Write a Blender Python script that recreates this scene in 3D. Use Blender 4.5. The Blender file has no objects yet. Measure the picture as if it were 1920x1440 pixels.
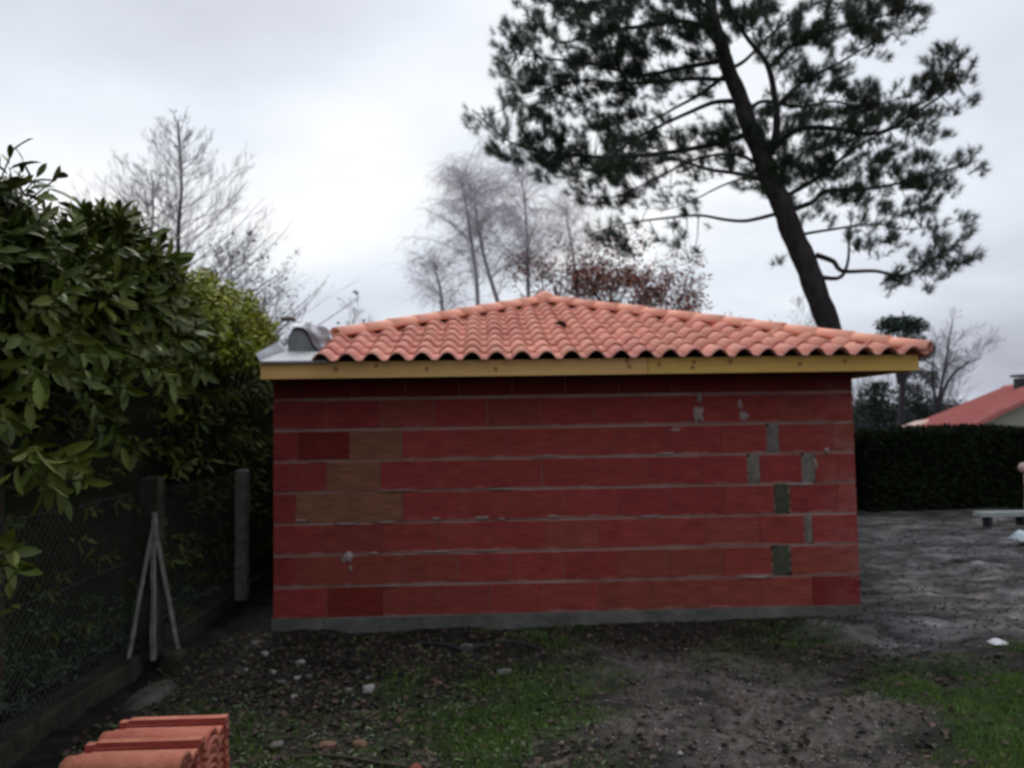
import bpy, bmesh, math, random
import numpy as np
from mathutils import Vector, Matrix

R = random.Random(7)
NR = np.random.RandomState(11)
sc = bpy.context.scene
COL = sc.collection

# ------------------------------------------------------------------ camera
CAM = np.array([1.932, -7.449, 1.823]); YAW, PITCH, ROLL, FPX = 0.0368, 0.0550, 0.0161, 1500.0
_fw = np.array([math.sin(YAW)*math.cos(PITCH), math.cos(YAW)*math.cos(PITCH), math.sin(PITCH)])
_rt = np.array([math.cos(YAW), -math.sin(YAW), 0.0])
_up = np.cross(_rt, _fw)
cr, sr = math.cos(ROLL), math.sin(ROLL)
cam_x = _rt*cr - _up*sr
cam_y = _rt*sr + _up*cr
cd = bpy.data.cameras.new('camera'); cam = bpy.data.objects.new('camera', cd); COL.objects.link(cam)
cd.sensor_width = 36.0; cd.lens = FPX*36/1920; cd.clip_start = 0.05; cd.clip_end = 2000
cam.matrix_world = Matrix(((cam_x[0], cam_y[0], -_fw[0], CAM[0]), (cam_x[1], cam_y[1], -_fw[1], CAM[1]),
                           (cam_x[2], cam_y[2], -_fw[2], CAM[2]), (0, 0, 0, 1)))
cd.dof.use_dof = True; cd.dof.focus_distance = 1.2; cd.dof.aperture_fstop = 5.6
sc.camera = cam

# ------------------------------------------------------------------ world, sun, exposure
def dirv(px, py):
    u, v = (px-960)/FPX, (720-py)/FPX
    d = _fw + cam_x*u + cam_y*v
    return d/np.linalg.norm(d)
w = bpy.data.worlds.new('World'); sc.world = w; w.use_nodes = True
nt = w.node_tree; nt.nodes.clear()
def N(t, **k):
    n = nt.nodes.new(t)
    for a, b in k.items(): setattr(n, a, b)
    return n
L = lambda a, b: nt.links.new(a, b)
def M(op, a, b=None, c=None, clamp=False):
    n = N('ShaderNodeMath', operation=op); n.use_clamp = clamp
    for i, x in enumerate((a, b, c)):
        if x is None: continue
        if isinstance(x, (int, float)): n.inputs[i].default_value = x
        else: L(x, n.inputs[i])
    return n.outputs[0]
SUN_EL, SUN_AZ = math.radians(56), math.radians(-14)
sky = N('ShaderNodeTexSky', sky_type='NISHITA'); sky.sun_disc = False
sky.sun_elevation = SUN_EL; sky.sun_rotation = SUN_AZ; sky.dust_density = 4
tc = N('ShaderNodeTexCoord')
sep = N('ShaderNodeSeparateXYZ'); L(tc.outputs['Generated'], sep.inputs[0])
# cloud deck: direction projected on a high flat layer, so clouds flatten to the horizon
zc = M('ADD', M('MAXIMUM', sep.outputs[2], 0.0), 0.22)
comb = N('ShaderNodeCombineXYZ'); L(M('DIVIDE', sep.outputs[0], zc), comb.inputs[0]); L(M('DIVIDE', sep.outputs[1], zc), comb.inputs[1])
no = N('ShaderNodeTexNoise'); no.inputs['Scale'].default_value = 1.25; no.inputs['Detail'].default_value = 5; no.inputs['Roughness'].default_value = .5
L(comb.outputs[0], no.inputs['Vector'])
def spot(px, py, width):
    dv = dirv(px, py)
    n = N('ShaderNodeVectorMath', operation='DOT_PRODUCT'); L(tc.outputs['Generated'], n.inputs[0]); n.inputs[1].default_value = tuple(dv)
    return M('POWER', M('MAXIMUM', n.outputs['Value'], 0.0), 1/(width*width))
val = M('MULTIPLY_ADD', M('SUBTRACT', no.outputs['Fac'], .5), .62, .70)
for (px, py, wd, amt) in ((650, 350, .10, .30), (120, 360, .16, .26), (500, 480, .12, .10), (1180, 400, .13, .20), (1300, 120, .25, .12),
                          (450, 90, .20, -.10), (560, 545, .10, -.08), (900, 120, .10, .05), (1750, 500, .22, -.06), (1800, 80, .22, .14)):
    val = M('MULTIPLY_ADD', spot(px, py, wd), amt, val)
hz = M('MULTIPLY_ADD', M('POWER', M('SUBTRACT', 1.0, M('MAXIMUM', sep.outputs[2], 0.0)), 7.0), -.16, val)
cr_ = N('ShaderNodeValToRGB'); L(hz, cr_.inputs[0])
e = cr_.color_ramp.elements
e[0].position = .45; e[0].color = (.40, .42, .50, 1)
e[1].position = 1.05; e[1].color = (1.0, 1.0, 1.0, 1)
x = cr_.color_ramp.elements.new(.68); x.color = (.62, .655, .745, 1)
x = cr_.color_ramp.elements.new(.84); x.color = (.80, .85, .92, 1)
sc10 = N('ShaderNodeVectorMath', operation='SCALE'); L(M('MULTIPLY_ADD', M('MAXIMUM', M('SUBTRACT', sep.outputs[2], .45), 0.0), 11.0, 10.8), sc10.inputs['Scale']); L(cr_.outputs[0], sc10.inputs[0])
mx = N('ShaderNodeMix', data_type='RGBA'); mx.inputs[0].default_value = .93
L(sky.outputs[0], mx.inputs[6]); L(sc10.outputs[0], mx.inputs[7])
bg = N('ShaderNodeBackground'); bg.inputs['Strength'].default_value = 0.10; L(mx.outputs[2], bg.inputs['Color'])
out = N('ShaderNodeOutputWorld'); L(bg.outputs[0], out.inputs['Surface'])
sd = bpy.data.lights.new('sun', 'SUN'); sd.energy = 1.3; sd.angle = math.radians(25); sd.color = (1, .97, .93)
sun = bpy.data.objects.new('sun', sd); COL.objects.link(sun)
sv = Vector((math.sin(SUN_AZ)*math.cos(SUN_EL), math.cos(SUN_AZ)*math.cos(SUN_EL), math.sin(SUN_EL)))
sun.rotation_euler = sv.to_track_quat('Z', 'Y').to_euler(); sun.location = (0, 0, 30)
sc.view_settings.view_transform = 'Standard'; sc.view_settings.look = 'None'
sc.view_settings.exposure = 0.0; sc.view_settings.gamma = 1.0; sc.view_settings.use_curve_mapping = False
sc.render.engine = 'CYCLES'; sc.cycles.use_denoising = True; sc.cycles.max_bounces = 5; sc.cycles.transparent_max_bounces = 8
sc.cycles.filter_width = 1.9

# ------------------------------------------------------------------ helpers
def at(px, py, Y):
    """world point on the plane y = Y seen at a pixel of the photograph"""
    d = dirv(px, py); return CAM + d*((Y-CAM[1])/d[1])
def ground_at(px, py, z=0.0):
    d = dirv(px, py); return CAM + d*((z-CAM[2])/d[2])
def proj(P):
    d = np.atleast_2d(P) - CAM
    z = d@_fw
    return np.stack([960+d@cam_x/z*FPX, 720-d@cam_y/z*FPX], 1)

def mat(name, c1, c2=None, scale=8, rough=.85, bump=.0, bscale=None, spec=.3, island=0.0, tint=None, stretch=None, detail=5, c3=None, objrand=0.0):
    m = bpy.data.materials.new(name); m.use_nodes = True
    t = m.node_tree; b = t.nodes['Principled BSDF']
    b.inputs['Roughness'].default_value = rough; b.inputs['Specular IOR Level'].default_value = spec
    g = t.nodes.new('ShaderNodeNewGeometry'); mp = t.nodes.new('ShaderNodeMapping')
    if stretch: mp.inputs['Scale'].default_value = stretch
    t.links.new(g.outputs['Position'], mp.inputs['Vector'])
    n = t.nodes.new('ShaderNodeTexNoise'); n.inputs['Scale'].default_value = scale; n.inputs['Detail'].default_value = detail; n.inputs['Roughness'].default_value = .62
    t.links.new(mp.outputs[0], n.inputs['Vector'])
    r = t.nodes.new('ShaderNodeValToRGB'); t.links.new(n.outputs['Fac'], r.inputs[0])
    r.color_ramp.elements[0].position = .32; r.color_ramp.elements[1].position = .68
    r.color_ramp.elements[0].color = (*c1, 1); r.color_ramp.elements[1].color = (*(c2 or c1), 1)
    if c3:
        q = r.color_ramp.elements.new(.5); q.color = (*c3, 1)
    col = r.outputs[0]
    if island or objrand:
        h = t.nodes.new('ShaderNodeHueSaturation'); t.links.new(col, h.inputs['Color'])
        if objrand:
            oi = t.nodes.new('ShaderNodeObjectInfo'); src = oi.outputs['Random']; amt = objrand
        else:
            src = g.outputs['Random Per Island']; amt = island
        mr = t.nodes.new('ShaderNodeMapRange'); t.links.new(src, mr.inputs[0]); mr.inputs[3].default_value = 1-amt; mr.inputs[4].default_value = 1+amt
        t.links.new(mr.outputs[0], h.inputs['Value'])
        mr2 = t.nodes.new('ShaderNodeMapRange'); ma = t.nodes.new('ShaderNodeMath'); ma.operation = 'FRACT'
        mm = t.nodes.new('ShaderNodeMath'); mm.operation = 'MULTIPLY'; mm.inputs[1].default_value = 17.31
        t.links.new(src, mm.inputs[0]); t.links.new(mm.outputs[0], ma.inputs[0]); t.links.new(ma.outputs[0], mr2.inputs[0])
        k = min(.03, amt*.06); mr2.inputs[3].default_value = .5-k; mr2.inputs[4].default_value = .5+k*.6
        t.links.new(mr2.outputs[0], h.inputs['Hue']); col = h.outputs[0]
    t.links.new(col, b.inputs['Base Color'])
    if bump:
        n2 = t.nodes.new('ShaderNodeTexNoise'); n2.inputs['Scale'].default_value = bscale or scale*4; n2.inputs['Detail'].default_value = 6
        t.links.new(mp.outputs[0], n2.inputs['Vector'])
        bp = t.nodes.new('ShaderNodeBump'); bp.inputs['Strength'].default_value = bump; bp.inputs['Distance'].default_value = .03
        t.links.new(n2.outputs['Fac'], bp.inputs['Height']); t.links.new(bp.outputs[0], b.inputs['Normal'])
    return m

class MB:
    def __init__(s): s.v = []; s.f = []; s.n = 0
    def add(s, v, f):
        v = np.asarray(v, float).reshape(-1, 3); s.v.append(v)
        s.f.extend([tuple(int(i)+s.n for i in q) for q in f]); s.n += len(v)
    def box(s, x0, x1, y0, y1, z0, z1):
        s.add([(x0,y0,z0),(x1,y0,z0),(x1,y1,z0),(x0,y1,z0),(x0,y0,z1),(x1,y0,z1),(x1,y1,z1),(x0,y1,z1)],
              [(0,3,2,1),(4,5,6,7),(0,1,5,4),(1,2,6,5),(2,3,7,6),(3,0,4,7)])
    def tube(s, pts, rad, sides=6, cap=True):
        pts = np.asarray(pts, float); n = len(pts)
        if np.isscalar(rad): rad = [rad]*n
        T = np.gradient(pts, axis=0); T /= np.linalg.norm(T, axis=1)[:, None]+1e-9
        ref = np.array([0, 0, 1.]) if abs(T[0][2]) < .9 else np.array([1., 0, 0])
        a = np.arange(sides)*2*math.pi/sides; V = []
        for i in range(n):
            U = np.cross(T[i], ref); l = np.linalg.norm(U)
            if l < 1e-4: U = np.cross(T[i], [0, 1., 0.1]); l = np.linalg.norm(U)
            U /= l; W = np.cross(T[i], U)
            V.append(pts[i] + rad[i]*(np.cos(a)[:, None]*U + np.sin(a)[:, None]*W))
        F = [(i*sides+j, i*sides+(j+1) % sides, (i+1)*sides+(j+1) % sides, (i+1)*sides+j) for i in range(n-1) for j in range(sides)]
        if cap: F.append(tuple(range(sides))[::-1]); F.append(tuple((n-1)*sides+j for j in range(sides)))
        s.add(np.concatenate(V), F)
    def build(s, name, m, parent=None, smooth=False):
        V = np.concatenate(s.v) if s.v else np.zeros((0, 3))
        return mesh_obj(name, V, s.f, m, parent, smooth)

def worldloc(o):
    p = Vector((0, 0, 0))
    while o is not None: p += o.location; o = o.parent
    return p
def mesh_obj(name, V, F, m, parent=None, smooth=False):
    me = bpy.data.meshes.new(name)
    V = np.asarray(V, float)
    if parent is not None: V = V - np.array(worldloc(parent))
    if isinstance(F, np.ndarray):
        k = F.shape[1]
        me.vertices.add(len(V)); me.vertices.foreach_set('co', V.ravel())
        me.loops.add(F.size); me.loops.foreach_set('vertex_index', F.ravel().astype(np.int32))
        me.polygons.add(len(F)); me.polygons.foreach_set('loop_start', (np.arange(len(F))*k).astype(np.int32))
        me.polygons.foreach_set('loop_total', np.full(len(F), k, np.int32))
        me.update(calc_edges=True)
    else:
        me.from_pydata(V.tolist(), [], F)
    if smooth: me.polygons.foreach_set('use_smooth', [True]*len(me.polygons))
    me.materials.append(m)
    o = bpy.data.objects.new(name, me); COL.objects.link(o)
    if parent is not None: o.parent = parent
    return o
def tag(o, label, cat, group=None, kind=None):
    if label: o['label'] = label
    if cat: o['category'] = cat
    if group: o['group'] = group
    if kind: o['kind'] = kind
    return o
def thing(name, loc, label, cat, group=None):
    o = bpy.data.objects.new(name, None); COL.objects.link(o); o.location = loc
    o.empty_display_size = .1
    return tag(o, label, cat, group)
def stuff(o): o['kind'] = 'stuff'; return o

def vnoise(x, y, seed=0):
    """smooth 2d value noise, 0..1"""
    xi, yi = np.floor(x).astype(int), np.floor(y).astype(int); fx, fy = x-xi, y-yi
    fx = fx*fx*(3-2*fx); fy = fy*fy*(3-2*fy)
    def h(a, b):
        n = (a*374761393 + b*668265263 + seed*69069) & 0x7fffffff
        n = ((n ^ (n >> 13))*1274126177) & 0x7fffffff
        return ((n ^ (n >> 16)) & 0xffff)/65535.0
    return (h(xi, yi)*(1-fx)+h(xi+1, yi)*fx)*(1-fy)+(h(xi, yi+1)*(1-fx)+h(xi+1, yi+1)*fx)*fy
def fbm(x, y, o=4, seed=0):
    t = 0; a = .5
    for i in range(o):
        t = t + a*vnoise(x*2**i, y*2**i, seed+i*7); a *= .5
    return t
def polydist(X, Y, poly):
    """signed distance to a polygon, positive inside"""
    P = np.asarray(poly); d = np.full(X.shape, 1e9); ins = np.zeros(X.shape, bool)
    for i in range(len(P)):
        a, b = P[i-1], P[i]; ab = b-a
        t = np.clip(((X-a[0])*ab[0]+(Y-a[1])*ab[1])/(ab@ab), 0, 1)
        d = np.minimum(d, np.hypot(X-a[0]-t*ab[0], Y-a[1]-t*ab[1]))
        c = (a[1] > Y) != (b[1] > Y)
        with np.errstate(divide='ignore', invalid='ignore'):
            xx = (b[0]-a[0])*(Y-a[1])/(b[1]-a[1])+a[0]
        ins ^= c & (X < xx)
    return np.where(ins, d, -d)

# ------------------------------------------------------------------ ground
def gp(pts): return [tuple(ground_at(a, b)[:2]) for a, b in pts]
GRASS1 = gp([(760,1300),(830,1270),(1000,1250),(1120,1275),(1090,1320),(1100,1380),(1120,1470),(900,1500),(740,1440),(730,1360)])
GRASS2 = gp([(1660,1262),(1760,1232),(1925,1205),(2100,1190),(2100,1600),(1790,1600),(1745,1400),(1700,1330),(1640,1290)])
GRASS3 = gp([(990,1185),(1070,1180),(1080,1225),(1000,1232)])
GRASS4 = gp([(1330,1195),(1400,1175),(1560,1180),(1600,1225),(1480,1245),(1340,1225)])
GRASS5 = gp([(340,1330),(430,1300),(560,1310),(560,1400),(700,1480),(400,1600),(340,1420)])
SAND1 = gp([(1080,1225),(1300,1215),(1500,1235),(1640,1280),(1710,1360),(1780,1500),(1500,1650),(1120,1600),(1140,1420),(1090,1330),(1060,1280)])
MUD = gp([(1620,962),(1700,950),(1925,950),(3000,940),(3000,1150),(1930,1200),(1700,1235),(1600,1215),(1500,1190),(1540,1160),(1625,1140)])
MOSS = gp([(120,1340),(200,1290),(260,1270),(250,1330),(160,1380)])
def axis(lo, hi, a, b, fine, grow=1.18):
    v = list(np.arange(a, b, fine)); s = fine
    while v[-1] < hi: s *= grow; v.append(v[-1]+s)
    s = fine; l = [a]
    while l[-1] > lo: s *= grow; l.append(l[-1]-s)
    return np.array(l[:0:-1]+v)
xs = axis(-500, 500, -2.2, 9.5, .05); ys = axis(-60, 900, -4.6, 3.0, .05)
GX, GY = np.meshgrid(xs, ys)
def masks(X, Y):
    wob = (fbm(X*2.2, Y*2.2, 4, 3)-.47)*.9
    sm = lambda p, wd=.15: np.clip((polydist(X, Y, p)+wob*.6)/wd*.5+.5, 0, 1)
    grass = np.maximum.reduce([sm(GRASS1, .5)*.9, sm(GRASS2, .25), sm(GRASS3, .4)*.6, sm(GRASS4, .5)*.55, sm(GRASS5, .5)*.55])
    grass *= np.clip((fbm(X*3.1+9, Y*3.1, 3, 21)-.25)*4, .15, 1)
    grass = np.maximum(grass, np.clip((fbm(X*.7+4, Y*.7, 3, 51)-.42)*4, 0, .8)*np.clip((Y-7)/3, 0, 1))
    sand = sm(SAND1, .3); mud = np.clip(polydist(X, Y, MUD)+wob*.4, -.3, .3)/.6+.5
    return grass, np.maximum(sand*.85, 0), np.clip(mud, 0, 1)
def height(X, Y, fine=True):
    g, s, m = masks(X, Y)
    bare = 1-g*.7
    z = (fbm(X*1.2, Y*2.0, 3, 5)-.45)*.16 + (fbm(X*5, Y*5, 4, 9)-.47)*.05*bare
    # wheel ruts across the mud
    wv = Y*1.0 + (fbm(X*.25+3, Y*.35, 3, 31)-.45)*3.0 - X*.10
    z = z + m*(-.07*np.abs(np.sin(wv*2.1))**2 + (fbm(X*1.2, Y*4, 4, 41)-.47)*.06+(fbm(X*7, Y*9, 4, 43)-.47)*.085)
    z = z + s*(fbm(X*1.8, Y*3.6, 4, 61)-.47)*.24
    near = np.clip(1-np.maximum(0, Y-14)/10, 0, 1)*np.clip(1-np.maximum(0, np.abs(X-3)-14)/10, 0, 1)
    z = z*near
    # kept level along the foot of the wall
    ed = np.maximum.reduce([-X, X-5.43, -Y, Y-6.6]); k = np.clip(ed/.4, 0, 1)
    z = z*(.55+.45*k) + .035*(1-k)*(fbm(X*4, Y*4, 3, 71)*1.6-.3)
    # land falls away behind the right hand hedge
    z = z - .9*np.clip((Y-11)/6, 0, 1)
    z = z + .06*np.clip((-X-.75)/.3, 0, 1)*near
    return z
GZ = height(GX, GY)
V = np.stack([GX.ravel(), GY.ravel(), GZ.ravel()], 1)
ny, nx = GX.shape; idx = np.arange(nx*ny).reshape(ny, nx)
F = np.stack([idx[:-1, :-1].ravel(), idx[:-1, 1:].ravel(), idx[1:, 1:].ravel(), idx[1:, :-1].ravel()], 1)
def ground_mat():
    m = bpy.data.materials.new('soil'); m.use_nodes = True; t = m.node_tree; b = t.nodes['Principled BSDF']
    b.inputs['Roughness'].default_value = .8; b.inputs['Specular IOR Level'].default_value = .25
    g = t.nodes.new('ShaderNodeNewGeometry')
    def noise(s, d=6, st=None):
        n = t.nodes.new('ShaderNodeTexNoise'); n.inputs['Scale'].default_value = s; n.inputs['Detail'].default_value = d; n.inputs['Roughness'].default_value = .65
        if st:
            mp = t.nodes.new('ShaderNodeMapping'); mp.inputs['Scale'].default_value = st; t.links.new(g.outputs['Position'], mp.inputs[0]); t.links.new(mp.outputs[0], n.inputs['Vector'])
        else: t.links.new(g.outputs['Position'], n.inputs['Vector'])
        return n.outputs['Fac']
    def ramp(f, cs):
        r = t.nodes.new('ShaderNodeValToRGB'); t.links.new(f, r.inputs[0]); r.color_ramp.elements[0].position = cs[0][0]; r.color_ramp.elements[0].color = (*cs[0][1], 1)
        r.color_ramp.elements[1].position = cs[-1][0]; r.color_ramp.elements[1].color = (*cs[-1][1], 1)
        for p, c in cs[1:-1]: q = r.color_ramp.elements.new(p); q.color = (*c, 1)
        return r.outputs[0]
    at_ = t.nodes.new('ShaderNodeAttribute'); at_.attribute_name = 'zone'
    sp = t.nodes.new('ShaderNodeSeparateColor'); t.links.new(at_.outputs['Color'], sp.inputs[0])
    soil = ramp(noise(9), [(.3, (.006, .005, .004)), (.5, (.014, .011, .009)), (.7, (.032, .026, .021))])
    mud = ramp(noise(2.2, 9, (.8, 2.8, 1)), [(.34, (.016, .014, .014)), (.48, (.058, .053, .051)), (.60, (.11, .102, .098)), (.7, (.17, .160, .155))])
    sand = ramp(noise(11), [(.3, (.034, .028, .024)), (.5, (.095, .079, .070)), (.72, (.19, .162, .145))])
    gr = ramp(noise(14), [(.3, (.014, .030, .006)), (.7, (.036, .070, .011))])
    def mix(f, a, c):
        n = t.nodes.new('ShaderNodeMix'); n.data_type = 'RGBA'; t.links.new(f, n.inputs[0]); t.links.new(a, n.inputs[6]); t.links.new(c, n.inputs[7]); return n.outputs[2]
    ms_ = ramp(noise(1.1, 5, (.45, 2.6, 1)), [(.38, (.26, .25, .26)), (.46, (1.0, .98, 1.0)), (.60, (1.9, 1.85, 1.9))])
    mm_ = t.nodes.new('ShaderNodeMix'); mm_.data_type = 'RGBA'; mm_.blend_type = 'MULTIPLY'; mm_.inputs[0].default_value = 1; t.links.new(mud, mm_.inputs[6]); t.links.new(ms_, mm_.inputs[7]); mud = mm_.outputs[2]
    c = mix(sp.outputs[2], soil, mud); c = mix(sp.outputs[1], c, sand); c = mix(sp.outputs[0], c, gr)
    wet = ramp(noise(1.7, 5, (1, 1.9, 1)), [(.38, (.20, .19, .18)), (.47, (.70, .70, .70)), (.62, (1.2, 1.2, 1.2))])
    mw = t.nodes.new('ShaderNodeMix'); mw.data_type = 'RGBA'; mw.blend_type = 'MULTIPLY'; mw.inputs[0].default_value = 1; t.links.new(c, mw.inputs[6]); t.links.new(wet, mw.inputs[7]); c = mw.outputs[2]
    t.links.new(c, b.inputs['Base Color'])
    bp = t.nodes.new('ShaderNodeBump'); bp.inputs['Strength'].default_value = .8; bp.inputs['Distance'].default_value = .03
    t.links.new(noise(32), bp.inputs['Height']); t.links.new(bp.outputs[0], b.inputs['Normal'])
    return m
M_SOIL = ground_mat()
gnd = mesh_obj('ground', V, F, M_SOIL, smooth=True); gnd['kind'] = 'structure'
g_, s_, m_ = masks(GX, GY)
ca = gnd.data.color_attributes.new('zone', 'FLOAT_COLOR', 'POINT')
ca.data.foreach_set('color', np.stack([g_.ravel(), s_.ravel(), m_.ravel(), np.ones(g_.size)], 1).ravel())

# ------------------------------------------------------------------ materials
def brick_mat(name, c1, c2, smear=1.0):
    m = mat(name, c1, c2, scale=5, rough=.9, spec=.15, objrand=.07, bump=.25, bscale=60, stretch=(1, 1, 2.2))
    t = m.node_tree; b = t.nodes['Principled BSDF']; src = b.inputs['Base Color'].links[0].from_socket
    g = t.nodes.new('ShaderNodeNewGeometry'); sp = t.nodes.new('ShaderNodeSeparateXYZ'); t.links.new(g.outputs['Position'], sp.inputs[0])
    def mt(op, a, bb=None, clamp=False):
        n = t.nodes.new('ShaderNodeMath'); n.operation = op; n.use_clamp = clamp
        for i, x in enumerate((a, bb)):
            if x is None: continue
            if isinstance(x, (int, float)): n.inputs[i].default_value = x
            else: t.links.new(x, n.inputs[i])
        return n.outputs[0]
    fr = mt('FRACT', mt('DIVIDE', mt('SUBTRACT', sp.outputs[2], .12), .285))
    ed = mt('MINIMUM', fr, mt('MULTIPLY', mt('SUBTRACT', 1.0, fr), 1.6))     # nearness to the bed joint
    n = t.nodes.new('ShaderNodeTexNoise'); n.inputs['Scale'].default_value = 3.2; n.inputs['Detail'].default_value = 7; n.inputs['Roughness'].default_value = .7
    mp = t.nodes.new('ShaderNodeMapping'); mp.inputs['Scale'].default_value = (1, 1, 1.6); t.links.new(g.outputs['Position'], mp.inputs[0]); t.links.new(mp.outputs[0], n.inputs['Vector'])
    thr = mt('MULTIPLY', mt('SUBTRACT', n.outputs['Fac'], .34), .52*smear)
    f = mt('DIVIDE', mt('SUBTRACT', thr, ed), .05, True)
    haze = mt('MULTIPLY', mt('MULTIPLY', mt('SUBTRACT', sp.outputs[0], 5.05), 2.2, True), mt('MULTIPLY', mt('SUBTRACT', n.outputs['Fac'], .42), 4.0, True), True)
    f = mt('MAXIMUM', mt('MULTIPLY', f, .55), mt('MULTIPLY', haze, .45))
    mx = t.nodes.new('ShaderNodeMix'); mx.data_type = 'RGBA'; t.links.new(f, mx.inputs[0]); t.links.new(src, mx.inputs[6]); mx.inputs[7].default_value = (.34, .215, .19, 1)
    t.links.new(mx.outputs[2], b.inputs['Base Color'])
    gr_ = t.nodes.new('ShaderNodeTexNoise'); gr_.inputs['Scale'].default_value = 5; gr_.inputs['Detail'].default_value = 5; mp3 = t.nodes.new('ShaderNodeMapping'); mp3.inputs['Scale'].default_value = (1, 1, 13); t.links.new(g.outputs['Position'], mp3.inputs[0]); t.links.new(mp3.outputs[0], gr_.inputs['Vector'])
    hs_ = t.nodes.new('ShaderNodeHueSaturation'); t.links.new(mx.outputs[2], hs_.inputs['Color']); t.links.new(mt('ADD', mt('MULTIPLY', gr_.outputs['Fac'], 1.3), .35), hs_.inputs['Value']); t.links.new(hs_.outputs[0], b.inputs['Base Color'])
    # ribbed face of the clay block
    wv = t.nodes.new('ShaderNodeTexWave'); wv.bands_direction = 'Z'; wv.inputs['Scale'].default_value = 14; t.links.new(g.outputs['Position'], wv.inputs['Vector'])
    bp = t.nodes.new('ShaderNodeBump'); bp.inputs['Strength'].default_value = .35; bp.inputs['Distance'].default_value = .006
    t.links.new(wv.outputs['Fac'], bp.inputs['Height']); old = b.inputs['Normal'].links[0].from_socket; t.links.new(old, bp.inputs['Normal']); t.links.new(bp.outputs[0], b.inputs['Normal'])
    return m
M_RED = brick_mat('clay_red', (.215, .036, .029), (.285, .050, .040))
M_BRICKO = brick_mat('clay_orange_red', (.200, .044, .031), (.255, .058, .040))
M_BROWN = brick_mat('clay_buff', (.185, .078, .044), (.245, .105, .060), .5)
M_DARKB_SHADE = brick_mat('clay_dark_and_shade', (.140, .018, .014), (.18, .026, .020), .3)
M_MORTAR = mat('mortar', (.17, .065, .055), (.36, .235, .20), scale=1.3, rough=.95, bump=.4, bscale=45, c3=(.28, .17, .14))
M_MORTG = mat('mortar_grey', (.11, .095, .080), (.20, .175, .15), scale=9, rough=.95, bump=.5, bscale=40)
M_MOSSG = mat('green_polystyrene', (.040, .044, .026), (.070, .074, .046), scale=14, rough=.95, bump=.5, bscale=40)
M_CONC = mat('concrete', (.065, .066, .056), (.14, .14, .122), scale=4, rough=.92, bump=.5, bscale=30)
M_CONCL = mat('concrete_post', (.10, .095, .080), (.24, .23, .20), scale=9, rough=.92, bump=.6, bscale=30)
M_CONCD = mat('concrete_dark', (.013, .014, .007), (.045, .043, .030), scale=5, rough=.95, bump=.6, bscale=25)  # darker concrete for the plinth, braced post and block
M_TILE = mat('roof_clay', (.66, .28, .20), (.80, .38, .285), scale=3.5, rough=.8, bump=.15, bscale=60, spec=.25, objrand=.13)
M_HIP = mat('hip_clay', (.76, .33, .22), (.86, .41, .29), scale=5, rough=.8, bump=.15, bscale=60, spec=.25, objrand=.06)
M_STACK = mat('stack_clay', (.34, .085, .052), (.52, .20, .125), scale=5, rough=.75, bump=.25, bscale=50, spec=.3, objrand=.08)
M_STACK_SHADE = mat('stack_clay_groove_shade', (.20, .030, .022), (.30, .055, .04), scale=9, rough=.8, bump=.2)  # shadow of the groove and rib front put into the colour
M_WOOD = mat('pine_board', (.62, .35, .12), (.78, .48, .18), scale=2.6, rough=.75, bump=.2, bscale=14, stretch=(.35, 1, 3.0), c3=(.70, .415, .15))
M_WOODY = mat('treated_board', (.56, .34, .085), (.72, .46, .125), scale=2.6, rough=.75, bump=.2, bscale=14, stretch=(.35, 1, 3.0), c3=(.64, .395, .10))
M_KNOT = mat('knot', (.28, .135, .05), (.38, .20, .08), scale=30)
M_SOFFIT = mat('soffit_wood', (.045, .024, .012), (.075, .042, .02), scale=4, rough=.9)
M_ZINC = mat('zinc', (.22, .235, .25), (.33, .345, .36), scale=5, rough=.38, spec=.6, bump=.1, bscale=10)
M_ZINCD = mat('zinc_dull', (.13, .14, .14), (.20, .21, .21), scale=6, rough=.6)
M_EDGE = mat('bitumen_edge', (.03, .02, .022), (.06, .045, .045), scale=10)
M_PLASTIC = mat('pale_plastic', (.72, .68, .69), (.88, .86, .88), scale=9, rough=.35, spec=.5, bump=.6, bscale=12)
M_DARKM = mat('dark_metal', (.02, .02, .022), (.04, .04, .042), scale=9, rough=.6)

# ------------------------------------------------------------------ the garage
WX, WD, WZ = 5.43, 6.4, 2.30
gar = thing('garage', (2.7, 0, 0), 'unfinished red clay block garage with a hipped orange tile roof', 'garage')
mb = MB(); mb.box(0.004, WX-.004, 0.004, WD, .10, WZ+.10); wall = mb.build('wall', M_MORTAR, gar)
mb = MB(); mb.box(-.015, WX+.012, -.012, WD+.01, -.35, .118)
foot = mb.build('foundation', M_CONC, gar)
ZB, CH = .12, .285
def wx(px, row): # pixel column of a joint -> metres along the wall
    py = 1134 - 58*(row)
    return float(np.clip(at(px, py, 0)[0], 0.0, WX))
rows = {  # row from the bottom: joints (pixels); gaps are (a, b, kind)
 0: ([614,720,820,920,1020,1124,1226,1326,1425,1524], []),
 1: ([555,656,759,858,958,1058,1158,1256,1356], [(1448,1484,'g')]),
 2: ([604,720,823,923,1024,1124,1224,1325,1425], [(1509,1524,'m')]),
 3: ([555,657,755,857,957,1057,1157,1257,1357,1570], [(1452,1482,'g')]),
 4: ([553,575,613,714,815,915,1016,1116,1217,1316,1570], [(1402,1425,'m'),(1504,1529,'m')]),
 5: ([557,656,754,855,955,1055,1155,1252,1352,1560], [(1438,1461,'m')]),
 6: ([614,714,814,914,1014,1114,1214,1312,1398,1460,1525], []),
 7: ([560,660,760,860,960,1060,1160,1260,1360,1460,1560], []),
}
brown = {(1,1),(2,1),(3,1),(3,2),(4,3),(5,2)}
orange = {(0,2),(0,3),(0,6),(0,7),(0,8),(1,2),(1,3),(1,7),(1,8),(2,1),(2,8),(1,10)}
dark = {(0,1),(0,10),(7,0),(5,1)}
bn = 0
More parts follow.
